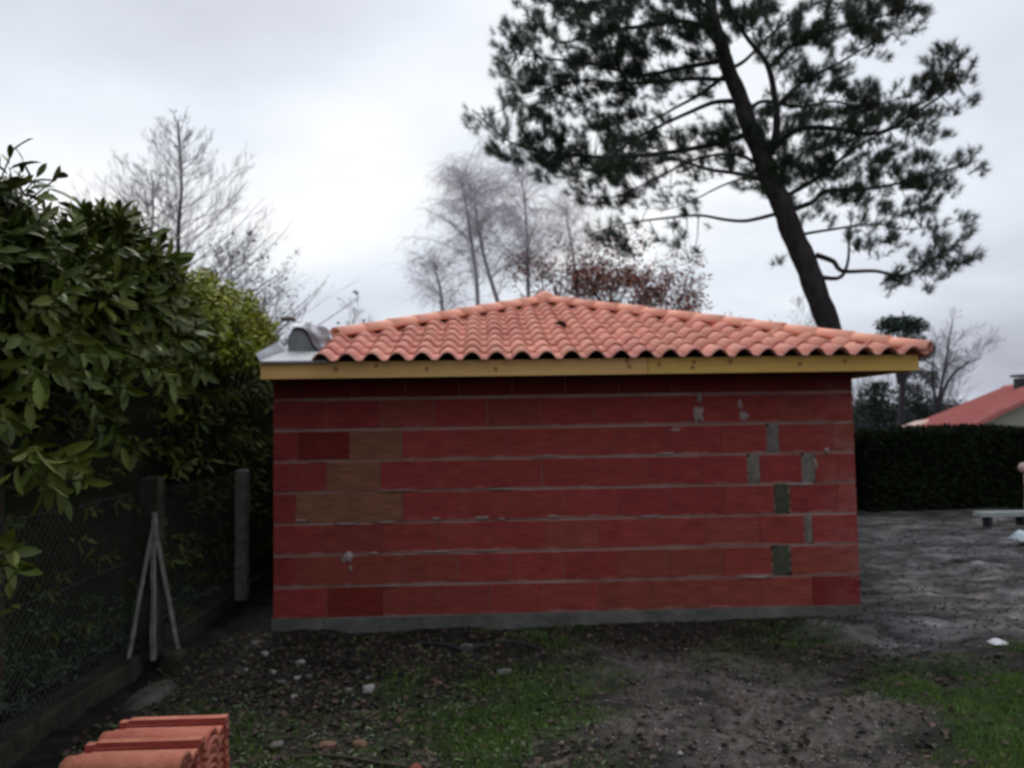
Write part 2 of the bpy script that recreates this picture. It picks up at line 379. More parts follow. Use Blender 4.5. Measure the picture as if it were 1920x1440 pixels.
for r_, (js, gaps) in rows.items():
    cuts = [(512, 512, None)] + [(j, j, None) for j in js] + gaps + [(1618, 1618, None)]
    cuts.sort(key=lambda q: q[0])
    z0 = ZB + r_*CH; z1 = min(z0+CH, 2.40)
    for k in range(len(cuts)-1):
        a = wx(cuts[k][1], r_) if k else -.0; b = wx(cuts[k+1][0], r_) if k < len(cuts)-2 else WX
        if b-a < .03: continue
        key = (r_, k)
        m = M_RED
        if key in brown: m = M_BROWN if key not in {(1,1),(2,1)} else M_BRICKO
        elif key in dark or r_ == 7: m = M_DARKB_SHADE  # whole top course darkened: soffit shade put into the clay colour
        elif key in orange or R.random() < .12: m = M_BRICKO
        gz = .017 + R.random()*.007
        g0 = .0028; pr = -R.uniform(0, .0015)
        mb = MB(); x0, x1 = a+g0, b-g0; y0 = pr - .004
        c = .004
        # block with chamfered arris
        za, zc_ = z0+gz*.5, z1-gz*.5
        mb.add([(x0,y0+.03,za),(x1,y0+.03,za),(x1,y0+.03,zc_),(x0,y0+.03,zc_),(x0+.0008,y0,za+c),(x1-.0008,y0,za+c),(x1-.0008,y0,zc_-c),(x0+.0008,y0,zc_-c)],
               [(4,5,6,7),(0,1,5,4),(1,2,6,5),(2,3,7,6),(3,0,4,7)])
        if k == len(cuts)-2:   # corner block turns the right corner
            mb.box(WX-.02, WX+.006, .03, .50, za, zc_)
        mb.build('brick', m, wall)
    for (p, q, kd) in gaps:
        a, b = wx(p, r_), wx(q, r_)
        mb = MB()
        # lumpy trowelled fill
        nxp, nzp = 5, 9; P = []
        for j in range(nzp):
            for i in range(nxp):
                fx, fz = i/(nxp-1), j/(nzp-1)
                wob = .012*math.sin(j*2.3+r_)+R.uniform(-.010, .010)
                x = a + (b-a)*fx + (wob if i in (0, nxp-1) else 0)
                y = -.008 - .006*math.sin(fx*math.pi)*math.sin(fz*math.pi) + R.uniform(-.004, .004) if kd == 'm' else -.001 - R.uniform(0, .003)
                if i in (0, nxp-1) or j in (0, nzp-1): y = .004
                P.append((x, y, z0+.004+(CH-.008)*fz))
        Fq = [(j*nxp+i, j*nxp+i+1, (j+1)*nxp+i+1, (j+1)*nxp+i) for j in range(nzp-1) for i in range(nxp-1)]
        mb.add(P, Fq); o = mb.build('mortar_fill' if kd == 'm' else 'foam_fill', M_MORTG if kd == 'm' else M_MOSSG, wall, True)
        if kd == 'g': o['label'] = 'dark green filling between two blocks'
# mortar dribbles and smears standing proud of the blocks
def blob(px, py, w_, h_, seed):
    rr = random.Random(seed); c = at(px, py, 0); P = [(c[0], -.022, c[2])]; n = 12
    for ring, k in ((.55, -.017), (1.0, -.002)):
        for i in range(n):
            t = i/n*2*math.pi; q = ring*rr.uniform(.55, 1.35)
            P.append((c[0]+w_*q*math.cos(t), k, c[2]+h_*q*math.sin(t)))
    Fq = [(0, 1+i, 1+(i+1) % n) for i in range(n)] + [(1+i, 1+n+i, 1+n+(i+1) % n, 1+(i+1) % n) for i in range(n)]
    return P, Fq
M_SMEAR = mat('mortar_pale', (.22, .15, .13), (.36, .28, .26), scale=8, rough=.95, bump=.4)
for i, (px, py, a, b) in enumerate([(652,1044,.065,.055),(657,1066,.016,.03),(565,976,.055,.018),(650,982,.13,.014),(720,979,.10,.011),(816,972,.045,.013),(905,971,.07,.016),(940,973,.05,.014),
        (745,919,.20,.008),(940,917,.17,.009),(1040,968,.05,.016),(700,1037,.05,.010),(820,1034,.18,.007),(905,1032,.14,.007),(1215,968,.16,.008),(730,1098,.10,.008),
        (1250,850,.12,.013),(1265,806,.05,.018),(1550,845,.03,.03),(1500,908,.12,.016),(1420,1082,.16,.011),(1528,870,.02,.05),(1310,776,.05,.085),(1312,745,.03,.05),(1394,780,.055,.05),(1388,760,.025,.06),(1020,855,.16,.010),(600,865,.10,.010)]):
    P, Fq = blob(px, py, a, b, i+5); mb = MB(); mb.add(P, Fq); mb.build('mortar_smear', M_SMEAR, wall, True)

# fascia, soffit
FY = -.42; FZ0, FZ1 = 2.283, 2.425; FX0, FX1 = 0.0, 5.85
def fascia_piece(x0, x1, m):
    mb = MB(); mb.box(x0, x1, FY, FY+.028, FZ0, FZ1); return mb.build('fascia_board', m, gar)
fb = fascia_piece(FX0, 3.395, M_WOOD); fb2 = fascia_piece(3.402, FX1, M_WOODY); fb2['label'] = 'yellower treated fascia board'
mb = MB(); mb.box(FX1-.028, FX1+.001, FY+.030, WD+.42, FZ0, FZ1); mb.build('fascia_board', M_WOODY, gar)
for px, pz in ((1180, .05), (1176, .12), (1301, .10), (1298, .03), (630, .06), (800, .05), (1370, .09), (1500, .05), (1585, .08), (705, .10), (930, .04), (1236, .07)):
    x_ = at(px, 690, FY)[0]; mb = MB(); P = [(x_+.020*math.cos(t)*R.uniform(.7, 1.3), FY-.0015, FZ0+.03+pz*.75+.022*math.sin(t)) for t in np.arange(8)*math.pi/4]
    mb.add(P, [tuple(range(8))]); mb.build('knot', M_KNOT, fb if x_ < 3.4 else fb2)
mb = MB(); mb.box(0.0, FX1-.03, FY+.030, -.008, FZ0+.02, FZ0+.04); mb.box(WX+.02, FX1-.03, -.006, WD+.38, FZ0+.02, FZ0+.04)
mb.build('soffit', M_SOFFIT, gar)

# roof
PT = .3065                       # rise per metre
X0R, XVL, X1R, Y0R, Z0R = .465, -.45, 5.93, -.51, 2.400
HR = (X1R-XVL)/2; AX, AY = (X1R+XVL)/2, Y0R+HR; AZ = Z0R+HR*PT
TH = math.atan(PT); CT, ST = math.cos(TH), math.sin(TH)
BY = WD+.5                      # rear eave
mb = MB(); dz = .015
# deck with its under side: front, right, left (cut short by the zinc gutter), rear
zl = Z0R+(X0R-XVL)*PT
P = [(X0R, Y0R+.125, Z0R+.010), (X1R-.04, Y0R+.125, Z0R+.010), (AX, AY, AZ-dz), (X0R, Y0R+(X0R-XVL), zl-dz),
     (X1R-.04, BY, Z0R-dz), (AX, BY-HR, AZ-dz), (X0R, BY, Z0R-dz), (X0R, BY-(X0R-XVL), zl-dz),
     (X0R, Y0R+.125, Z0R-.03), (X1R-.04, Y0R+.125, Z0R-.03), (X1R-.04, BY, Z0R-.03), (X0R, BY, Z0R-.03)]
mb.add(P, [(0,1,2,3), (1,4,5,2), (3,2,5,7), (4,6,7,5), (8,11,10,9), (0,8,9,1), (1,9,10,4), (4,10,11,6), (6,11,8,0,3,7)])
roof = mb.build('roof', M_EDGE, gar)
rl = np.array(worldloc(roof))
TP, TE, TL = .2172, .305, .37     # pitch of a wave, exposed length, full length
def wave(u): # u 0..1 over one tile, wave profile in metres
    u = np.mod(np.asarray(u)-.0, 1.0001)
    return np.where(u < .70, .060*np.sin(np.pi*np.clip(u/.70, 0, 1))**.80, -.010*np.sin(np.pi*np.clip((u-.70)/.30, 0, 1)))+.010
def tile_mesh(nseg=14):
    us = np.array([0, .02, .06, .12, .20, .28, .35, .42, .50, .58, .64, .68, .72, .80, .90, .9999]); nseg = len(us)-1; Vt = []
    for (v, h, zs) in ((0, .030, 1.03), (TL, .006, .96)):
        for u in us: Vt.append((u*TP, v, h+wave(u)*zs))
    for (v, h, zs) in ((0, .016, 1.0), (TL, -.004, .93)):
        for u in us: Vt.append((u*TP, v+.0, h+wave(u)*zs))
    n = nseg+1; Fq = []
    for i in range(nseg):
        Fq.append((i, i+1, n+i+1, n+i)); Fq.append((2*n+i+1, 2*n+i, 3*n+i, 3*n+i+1)); Fq.append((2*n+i, 2*n+i+1, i+1, i))
    Fq.append((0, n, 3*n, 2*n)); Fq.append((nseg, 2*n+nseg, 3*n+nseg, n+nseg))
    return np.array(Vt), Fq
TV, TF = tile_mesh()
me_tile = bpy.data.meshes.new('roof_tile')
def slope_pt(Vt, u0, v0):
    x = Vt[:, 0]+u0; v = Vt[:, 1]+v0; h = Vt[:, 2]
    return np.stack([x, Y0R+v*CT-h*ST, Z0R+v*ST+h*CT], 1)
base = slope_pt(TV, 0, 0)
me_tile.from_pydata(base.tolist(), [], TF); me_tile.materials.append(M_TILE); me_tile.polygons.foreach_set('use_smooth', [True]*len(TF))
ncol = int(round((X1R-X0R)/TP)); nrow = int(HR/CT/TE)+2
hole_ij = None
q = at(1058, 611, 0); d = dirv(1058, 611)
# where the vent tile sits: ray with the slope plane
s_t = ((Z0R+.05)-CAM[2]+PT*(CAM[1]-Y0R))/(d[2]-PT*d[1]); vp = CAM+d*s_t
VI, VJ = int((vp[0]-X0R)/TP), int(((vp[1]-Y0R)/CT)/TE)
for j in range(nrow):
    for i in range(ncol):
        u0, v0 = X0R+i*TP, j*TE
        ya, yb = Y0R+v0*CT, Y0R+(v0+TL)*CT
        xa, xb = u0-.007, u0+TP+.007
        # plan limits of the front slope at depth y: XVL+(y-Y0R) .. X1R-(y-Y0R)
        if xb < XVL+(ya-Y0R) or xa > X1R-(ya-Y0R): continue
        full = xa > XVL+(yb-Y0R) and xb < X1R-(yb-Y0R)
        jx, jy, jz = R.uniform(-.003, .003), R.uniform(-.006, .006), R.uniform(-.002, .002)
        loc = np.array([u0+jx, v0*CT+jy, v0*ST+jz])
        if full:
            o = bpy.data.objects.new('roof_tile', me_tile); o.parent = roof; o.location = Vector(loc-rl); COL.objects.link(o)
            if (i, j) == (VI, VJ): o['label'] = 'tile just below the vent hood'
        else:
            bm = bmesh.new(); vs = [bm.verts.new(p) for p in base+loc-rl]
            for f in TF: bm.faces.new([vs[k] for k in f])
            for (pl, nn) in (((XVL, Y0R, 0), (-1, 1, 0)), ((X1R, Y0R, 0), (1, 1, 0))):
                bmesh.ops.bisect_plane(bm, geom=bm.verts[:]+bm.edges[:]+bm.faces[:], plane_co=Vector(pl)-Vector(rl), plane_no=nn, clear_outer=True)
            if len(bm.faces) < 3: bm.free(); continue
            for f in bm.faces: f.smooth = True
            me = bpy.data.meshes.new('cut_tile'); bm.to_mesh(me); bm.free(); me.materials.append(M_TILE)
            o = bpy.data.objects.new('roof_tile', me); o.parent = roof; COL.objects.link(o)
# vent hood
hx, hv = X0R+(VI+.5)*TP, (VJ+.45)*TE
mb = MB(); n = 9; P = []
for (dv, rr) in ((0, 1.0), (.10, .8), (.22, .25)):
    for i in range(n):
        t = math.pi*i/(n-1); P.append(((hx-math.cos(t)*.075*rr), dv+hv, .055+math.sin(t)*.080*rr))
P = np.array(P); P = slope_pt(P, 0, 0); Fq = [(a*n+i, a*n+i+1, (a+1)*n+i+1, (a+1)*n+i) for a in range(2) for i in range(n-1)]
mb.add(P, Fq); vt = mb.build('vent_hood', M_TILE, roof, True)
P = np.array([(hx-math.cos(math.pi*i/(n-1))*.070, hv+.03, .055+math.sin(math.pi*i/(n-1))*.072) for i in range(n)])
mb = MB(); mb.add(slope_pt(P, 0, 0), [tuple(range(n))]); mb.build('vent_opening', M_EDGE, roof)
# hip tiles
def hip_run(p0, p1, exposed=.34, name='hip_tile', r0=.100, r1=.092, first=0):
    p0, p1 = np.array(p0), np.array(p1); Lh = np.linalg.norm(p1-p0); T = (p1-p0)/Lh
    S = np.cross(T, [0, 0, 1.]); S /= np.linalg.norm(S); U = np.cross(S, T); n = 10
    k = 0
    while k*exposed < Lh-.08:
        a = p0+T*(k*exposed) + U*R.uniform(-.004, .004) + S*R.uniform(-.006, .006); ln = min(.43, Lh-k*exposed+.06); P = []
        for (s, rr, lift) in ((0, r0, .006), (ln, r1, .0)):
            for th in (0, -.016):
                for i in range(n):
                    t = math.pi*(-.04+1.08*i/(n-1)); P.append(a+T*s+S*math.cos(t)*(rr+th)+U*(math.sin(t)*(rr+th)*.86+lift))
        Fq = []
        for i in range(n-1):
            Fq += [(i, i+1, 2*n+i+1, 2*n+i), (n+i+1, n+i, 3*n+i, 3*n+i+1), (n+i, n+i+1, i+1, i), (2*n+i, 2*n+i+1, 3*n+i+1, 3*n+i)]
        Fq += [(0, 2*n, 3*n, n), (n-1, 2*n-1, 4*n-1, 3*n-1)]
        mb = MB(); mb.add(P, Fq); mb.build(name, M_HIP, roof, True); k += 1
HL = .058
xs0 = X0R+.03
hip_run((xs0, Y0R+(xs0-XVL), Z0R+(xs0-XVL)*PT+HL), (AX, AY, AZ+HL))
hip_run((X1R-.02, Y0R+.02, Z0R+HL-.005), (AX, AY, AZ+HL))
hip_run((AX, BY-HR, AZ+HL), (AX, AY-.05, AZ+HL+.01), name='ridge_tile')
mb = MB(); P = []; n = 10
for k, (rr, zz) in enumerate(((.13, -.01), (.115, .055), (.06, .095))):
    for i in range(n): P.append((AX+rr*math.cos(i*2*math.pi/n), AY-.02+rr*math.sin(i*2*math.pi/n), AZ+HL+.02+zz))
P.append((AX, AY-.02, AZ+HL+.12))
mb.add(P, [(a*n+i, a*n+(i+1) % n, (a+1)*n+(i+1) % n, (a+1)*n+i) for a in range(2) for i in range(n)]+[(2*n+i, 2*n+(i+1) % n, 3*n) for i in range(n)])
mb.build('apex_cap', M_HIP, roof, True)
# side slopes, which this view does not look on: one wavy sheet each
def side_sheet(side):
    P = []; Fq = []; ny_ = 420; rows_ = 10
    for j in range(rows_+1):
        fr = j/rows_
        for i in range(ny_+1):
            y = Y0R+.05+(BY-Y0R-.05)*i/ny_
            lim = min(HR, y-Y0R, BY-y); xr = fr*HR
            if side > 0: dd = min(xr, lim); x = X1R-dd
            else: dd = (X0R-XVL)+fr*(HR-(X0R-XVL)); dd = min(dd, max(lim, 0)); x = XVL+dd
            z = Z0R+dd*PT+.03+float(wave((y/TP) % 1.0))
            P.append((max(x, X0R) if side < 0 else x, y, z if dd > 0 else Z0R))
    for j in range(rows_):
        for i in range(ny_): a = j*(ny_+1)+i; Fq.append((a, a+1, a+ny_+2, a+ny_+1))
    return mesh_obj('side_tiles', P, np.array(Fq), M_TILE, roof, True)
for s in (1, -1): stuff(side_sheet(s))

# zinc box gutter at the left, with the loose bits on it
gut = 'zinc_gutter'
mb = MB()
mb.add([(.0, -.46, FZ1+.012), (.585, -.46, FZ1+.012), (.50, -.10, FZ1+.125), (.50, 6.4, FZ1+.14), (.10, 6.4, FZ1+.14), (.10, -.05, FZ1+.135),
        (.0, -.46, FZ1-.006), (.585, -.46, FZ1-.006), (.50, 6.4, FZ1+.12), (.10, 6.4, FZ1+.12), (.50, -.10, FZ1+.108), (.10, -.05, FZ1+.115)],
       [(0, 1, 2, 5), (5, 2, 3, 4), (6, 7, 1, 0), (6, 11, 10, 7), (11, 9, 8, 10), (7, 10, 2, 1), (10, 8, 3, 2), (8, 9, 4, 3)])
zg = mb.build('gutter_sheet', M_ZINC, gar)
mb = MB(); mb.add([(-.035, -.455, FZ1+.075), (.010, -.455, FZ1+.012), (.115, -.04, FZ1+.138), (.115, 6.4, FZ1+.145), (.03, 6.4, FZ1+.22), (.03, -.02, FZ1+.22), (-.04, -.45, FZ1+.070), (.025, -.02, FZ1+.215), (.025, 6.4, FZ1+.215)],
       [(0, 1, 2, 5), (5, 2, 3, 4), (6, 0, 5, 7), (7, 5, 4, 8)])
mb.build('gutter_upstand', M_ZINC, gar)
mb = MB(); mb.box(.02, .12, .0, WD, FZ1-.05, FZ1+.05); mb.box(.004, .03, .02, WD, FZ1, FZ1+.16); mb.build('parapet', M_CONC, gar)
# the rounded grey upright sheet
ys_, P = .02, []
n = 14
prof = [(.135, .0), (.125, .10), (.135, .17), (.165, .215), (.215, .235), (.265, .225), (.300, .19), (.325, .14), (.350, .08), (.385, .03), (.395, .0)]
for y in (ys_, ys_+.02):
    for (a, b) in prof: P.append((a, y, FZ1+.13+b*.95))
n = len(prof); mb = MB(); mb.add(P, [tuple(range(n)), tuple(range(2*n-1, n-1, -1))]+[(i, n+i, n+i+1, i+1) for i in range(n-1)]); mb.build('gutter_end_plate', M_ZINCD, gar)
mb = MB(); mb.tube([(a+.004, ys_-.006, FZ1+.133+b*.96) for a, b in prof[3:]], [.008, .012, .014, .013, .010, .009, .012, .014], 6); mb.build('plate_edge', M_EDGE, gar)
pl = []; nx_, nz_ = 16, 12
for j in range(nz_+1):
    for i in range(nx_+1):
        fx, fz = i/nx_, j/nz_
        top = .30-.10*abs(fx-.35)-.10*max(0, fx-.65)
        x = .17+.40*fx*(1-.15*fz); z = FZ1+.13+top*fz + .012*math.sin(fx*9)
        y = .10+.10*(1-fz)*math.sin(fx*3)+.05*math.sin(fx*14+fz*5)+.03*math.sin(fz*13+fx*4)
        pl.append((x, y, z))
mb = MB(); mb.add(pl, [(j*(nx_+1)+i, j*(nx_+1)+i+1, (j+1)*(nx_+1)+i+1, (j+1)*(nx_+1)+i) for j in range(nz_) for i in range(nx_)])
o = mb.build('plastic_sheet', M_PLASTIC, None, True)
sm = o.modifiers.new('t', 'SOLIDIFY'); sm.thickness = .004
tag(o, 'crumpled pale plastic sheet bunched in the zinc gutter beside the roof tiles', 'plastic sheet')
c = at(539, 597, .16); mb = MB()
mb.add([(c[0]-.06, .12, c[2]-.02), (c[0]+.055, .12, c[2]-.012), (c[0]+.07, .24, c[2]-.01), (c[0]-.05, .24, c[2]-.018), (c[0]-.045, .13, c[2]+.012), (c[0]+.035, .13, c[2]+.017), (c[0]+.05, .22, c[2]+.02), (c[0]-.035, .22, c[2]+.012)],
       [(0,3,2,1),(4,5,6,7),(0,1,5,4),(1,2,6,5),(2,3,7,6),(3,0,4,7)])
tag(mb.build('mortar_lump', M_MORTG, None, True), 'small grey lump lying on top of the bunched plastic sheet', 'lump')

# ------------------------------------------------------------------ fence at the left
FXL = -.80
def gz(x, y): return float(height(np.array([[x]]), np.array([[y]]))[0, 0])
# low concrete plinth
kb = MB()
yk = np.linspace(-5.2, 3.5, 30); P = []
for i, y in enumerate(yk):
    t = .13+.02*vnoise(np.array([y*2.0]), np.array([1.0]), 4)[0]; e_ = .015*vnoise(np.array([y*3.0]), np.array([5.0]), 8)[0]
    P += [(FXL-.11, y, -.2), (FXL+.09+e_, y, -.2), (FXL+.085+e_, y, t-.015), (FXL+.07+e_, y, t), (FXL-.09, y, t), (FXL-.11, y, t-.02)]
Fq = [(i*6+k, i*6+(k+1) % 6, (i+1)*6+(k+1) % 6, (i+1)*6+k) for i in range(29) for k in range(6)]+[tuple(range(5, -1, -1)), tuple(29*6+k for k in range(6))]
kb.add(P, Fq); o = kb.build('concrete_plinth', M_CONCD)
tag(o, 'low dark concrete plinth running under the wire fence beside the hedge', 'plinth')
def post(x, y, h, w_, label, struts=()):
    b_ = thing('fence_post', (x, y, .13), label, 'fence post', 'concrete posts of the wire fence')
    mb = MB(); z0, z1 = .10, h
    nz = 9
    P = []
    for k in range(nz):
        z = z0+(z1-z0)*k/(nz-1)
        j = lambda: R.uniform(-.003, .003)
        P += [(x-w_/2+j(), y-w_/2+j(), z), (x+w_/2+j(), y-w_/2+j(), z), (x+w_/2+j(), y+w_/2+j(), z), (x-w_/2+j(), y+w_/2+j(), z)]
    P += [(x-w_*.3, y-w_*.3, z1+.02), (x+w_*.3, y-w_*.3, z1+.02), (x+w_*.3, y+w_*.3, z1+.02), (x-w_*.3, y+w_*.3, z1+.02)]
    mb.add(P, [(a*4+k, a*4+(k+1) % 4, (a+1)*4+(k+1) % 4, (a+1)*4+k) for a in range(nz) for k in range(4)]+[(nz*4, nz*4+1, nz*4+2, nz*4+3)])
    mb.build('shaft', M_CONCL if not struts else M_CONCD, b_)  # unlit face of the braced post put into its darker shaft colour
    for (bx, by, bz, tz, r_) in struts:
        mb = MB(); pts = [np.array([bx, by, bz])*(1-t)+np.array([x+.045, y-.095, tz])*t+np.array([R.uniform(-.004, .004), 0, 0]) for t in np.linspace(0, 1, 8)]
        mb.tube(pts, r_, 4); mb.build('strut', M_CONCL, b_)
    return b_
P1 = ground_at(283, 1222, .14); P2 = ground_at(454, 1116, .14)
sl = ground_at(256, 1222, .14); srr = ground_at(338, 1222, .10)
p1b = post(P1[0], P1[1], 1.47, .135, 'dark concrete fence post braced by two slanting struts',
     [(sl[0]-.0, sl[1]-.16, .12, 1.12, .021), (srr[0]+.01, srr[1]-.05, .06, 1.16, .022)])
mb = MB(); mb.tube([(P1[0]+.050+R.uniform(-.006, .006), P1[1]-.090, z) for z in np.linspace(.10, 1.22, 12)], [.022+R.uniform(-.004, .004) for _ in range(12)], 5); mb.build('strut', M_CONCL, p1b)  # pale rod down the shaft: the post's lit right edge given a shape
post(P2[0], P2[1], 1.42, .115, 'plain straight grey concrete fence post standing next to the garage corner')
# concrete footing in the ground below the braced post
c1 = ground_at(280, 1320, 0.0); c2 = ground_at(330, 1240, .05)
M_FOOT = mat('worn_concrete', (.025, .028, .018), (.12, .12, .10), scale=7, rough=.95, bump=.9, bscale=18)
def lump(name, c, sx, sy, sz, m, seed, label=None, cat=None, group=None, sub=2, parent=None):
    bm = bmesh.new(); bmesh.ops.create_icosphere(bm, subdivisions=sub, radius=1)
    rr = random.Random(seed); ph = [rr.uniform(0, 6) for _ in range(6)]; ang = rr.uniform(0, 3)
    for v in bm.verts:
        p = v.co; f = 1+.14*math.sin(3*p.x+ph[0])*math.cos(3.3*p.y+ph[1])+.12*math.sin(4*p.z+ph[2]+2*p.x)+rr.uniform(-.05, .05)
        q_ = Vector((max(-.8, min(.8, p.x*f))*sx, max(-.82, min(.82, p.y*f))*sy, max(-.75, min(.75, p.z*f))*sz)); q_.rotate(Matrix.Rotation(ang, 3, 'Z')) if parent is None and sub < 3 and sx < .2 else None
        v.co = q_ + Vector(c)
    me = bpy.data.meshes.new(name); bm.to_mesh(me); bm.free(); me.materials.append(m)
    me.polygons.foreach_set('use_smooth', [sub > 2]*len(me.polygons))
    o = bpy.data.objects.new(name, me); COL.objects.link(o)
    if label: tag(o, label, cat, group)
    return o
lump('concrete_footing', (c1[0]-.03, c1[1]+.10, -.03), .13, .36, .13, M_FOOT, 3, 'pale worn concrete footing poking out of the soil behind the stacked tiles', 'concrete footing', sub=3)
lump('concrete_block', (c2[0]-.03, c2[1], .03), .13, .14, .15, M_CONCD, 5, 'dark concrete block at the foot of the right hand strut', 'concrete block', sub=3)
# wire netting: diamond mesh of thin wires, one object
M_WIRE = mat('wire', (.05, .05, .04), (.08, .08, .07), scale=20, rough=.7, spec=.2)
nt_ = thing('wire_fence', (FXL, -1.5, .13), 'sagging diamond mesh wire netting in front of the hedge foot', 'wire fence')
mb = MB(); z0n, z1n = .15, 1.38; Hn = z1n-z0n; cell = .07
for k in np.arange(-4.6-Hn, 3.2, cell):
    for s in (1, -1):
        a, b = (k, k+Hn) if s > 0 else (k+Hn, k)
        pts = []
        for t in (0, .25, .5, .75, 1):
            y = a+(b-a)*t; pts.append((FXL+.02*s*.1+.03*math.sin(y*1.7)*math.sin(t*3.1), y, z0n+Hn*t))
        mb.tube(pts, .0013, 3, False)
nw = mb.build('netting', M_WIRE, nt_); stuff(nw)
for z in (.30, .85, 1.36):
    mb = MB(); mb.tube([(FXL+.012, y, z-.02*math.sin((y+1.1)*1.36)**2) for y in np.linspace(-4.8, 3.2, 24)], .0025, 4); mb.build('tension_wire', M_WIRE, nt_)

# ------------------------------------------------------------------ leaves and hedges
def leaf_template(k=3):
    """bent pointed-oval leaf of unit length along +x, normal +z: returns verts, quads/tris"""
    V = [(0, 0, 0)]; xs_ = (.22, .5, .78)
    wd = (.10, .155, .125)
    for x_, w_ in zip(xs_, wd):
        z = -.22*x_*x_
        V += [(x_, w_, z+.05), (x_, 0, z), (x_, -w_, z+.05)]
    V.append((1, 0, -.22))
    F = [(0, 2, 1), (0, 3, 2), (1, 2, 5), (1, 5, 4), (2, 3, 6), (2, 6, 5), (4, 5, 8), (4, 8, 7), (5, 6, 9), (5, 9, 8), (7, 8, 10), (8, 9, 10)]
    return np.array(V), np.array(F)
LV, LF = leaf_template()
def frames(D, Nn):
    """matrices with x along D and z near N"""
    D = D/np.linalg.norm(D, axis=1)[:, None]; Y = np.cross(Nn, D); Y /= np.linalg.norm(Y, axis=1)[:, None]+1e-9; Z = np.cross(D, Y)
    return D, Y, Z
def scatter(T, Fc, P, D, Nn, S, W=None):
    D, Y, Z = frames(D, Nn); W = S if W is None else W
    V = P[:, None, :] + T[None, :, 0:1]*D[:, None, :]*S[:, None, None] + T[None, :, 1:2]*Y[:, None, :]*W[:, None, None] + T[None, :, 2:3]*Z[:, None, :]*S[:, None, None]
    n = len(T); Fo = Fc[None]+(np.arange(len(P))*n)[:, None, None]
    return V.reshape(-1, 3), Fo.reshape(-1, Fc.shape[1])
def leafmat(name, c1, c2, rough=.35, spec=.5, island=.35, scale=1.5, trans=.12):
    m = mat(name, c1, c2, scale=scale, rough=rough, spec=spec, island=island)
    m.node_tree.nodes['Principled BSDF'].inputs['Transmission Weight'].default_value = 0
    return m
M_LAUREL = leafmat('laurel_leaf', (.040, .064, .008), (.100, .125, .017), rough=.5, spec=.25)
M_LAURELO = mat('laurel_leaf_single', (.048, .072, .010), (.122, .150, .024), scale=1.5, rough=.5, spec=.25, objrand=.35)
M_YELLOW = leafmat('yellow_leaf', (.13, .18, .008), (.30, .32, .016), rough=.45)
M_TWIG = mat('twig', (.035, .027, .018), (.06, .045, .03), scale=8)
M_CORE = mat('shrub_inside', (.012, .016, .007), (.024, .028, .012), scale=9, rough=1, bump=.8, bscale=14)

def hedge_surface(y, s, seed=0):
    """y along the hedge, s 0..1 from the foot of the right face up over the top to the back"""
    b = (fbm(np.asarray(y)*.9+seed, np.asarray(s)*5, 4, 77)-.47)
    top = 3.16 + .16*np.sin(np.asarray(y)*1.3+.4) + .1*np.sin(np.asarray(y)*3.1) - .14*np.clip(y-.3, 0, 3)
    xo = -.42 - .10*np.clip(y+1, 0, 3) + .30*np.clip(y-2.2, 0, 1)
    fo = .72*np.clip((y-1.9)/1.2, 0, 1)
    # control polygon of the section
    pts = [(-1.02+fo, .05), (-1.0+fo, 1.5), (-.95+fo*.9, 2.05), (-.72+fo*.5, 2.38), (xo+.04, 2.62), (xo-.02, 2.92), (xo-.28, 'T'), (-1.3, 'T'), (-2.2, 'T'), (-2.6, 2.4)]
    n = len(pts)-1; t = np.clip(s, 0, .9999)*n; i = int(t); f = t-i
    def g(k):
        x, z = pts[k]; return np.array([x, top if z == 'T' else z])
    p = g(i)*(1-f)+g(i+1)*f; tn = g(i+1)-g(i); tn /= np.linalg.norm(tn); nrm = np.array([tn[1], -tn[0]])
    p = p + nrm*b*.75
    return np.array([p[0], y, p[1]]), np.array([nrm[0], 0, nrm[1]])
hed = thing('laurel_hedge', (-1.4, -1.5, 0), 'tall dark green laurel hedge overhanging the wire fence at the left', 'hedge')
# inner mass of old wood and shaded leaves
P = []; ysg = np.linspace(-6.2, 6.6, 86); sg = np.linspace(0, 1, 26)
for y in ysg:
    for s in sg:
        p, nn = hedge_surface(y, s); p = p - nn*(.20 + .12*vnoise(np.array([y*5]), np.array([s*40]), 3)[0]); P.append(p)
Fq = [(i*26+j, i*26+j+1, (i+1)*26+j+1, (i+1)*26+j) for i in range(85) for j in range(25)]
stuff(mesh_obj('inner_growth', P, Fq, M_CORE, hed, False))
def shoots_to_leaves(Pn, Dn, nleaf, size, spread=1.0, rng=NR):
    """whorl of leaves round each shoot"""
    P_, D_, N_, S_ = [], [], [], []
    for p, d, sc_ in zip(Pn, Dn, size):
        d = d/np.linalg.norm(d); a = np.cross(d, [.3, .2, 1.]); a /= np.linalg.norm(a); b = np.cross(d, a)
        k = rng.randint(nleaf[0], nleaf[1]+1); ph = rng.uniform(0, 6.28); Ls = sc_*1.5
        for q in range(k):
            t = (q+.5)/k; an = ph+q*2.4; open_ = (1.25-.95*t)*spread
            rad = a*math.cos(an)+b*math.sin(an)
            dd = d*math.cos(open_)+rad*math.sin(open_); dd[2] -= .30
            nrm = d*math.sin(open_)-rad*math.cos(open_)*1.0; nrm = d*1.0 + nrm*.5 + rng.normal(0, .18, 3)
            P_.append(p - d*Ls*(1-t)*.9); D_.append(dd); N_.append(nrm); S_.append(sc_*rng.uniform(.6, 1.25)*(1-.25*t))
    return np.array(P_), np.array(D_), np.array(N_), np.array(S_)
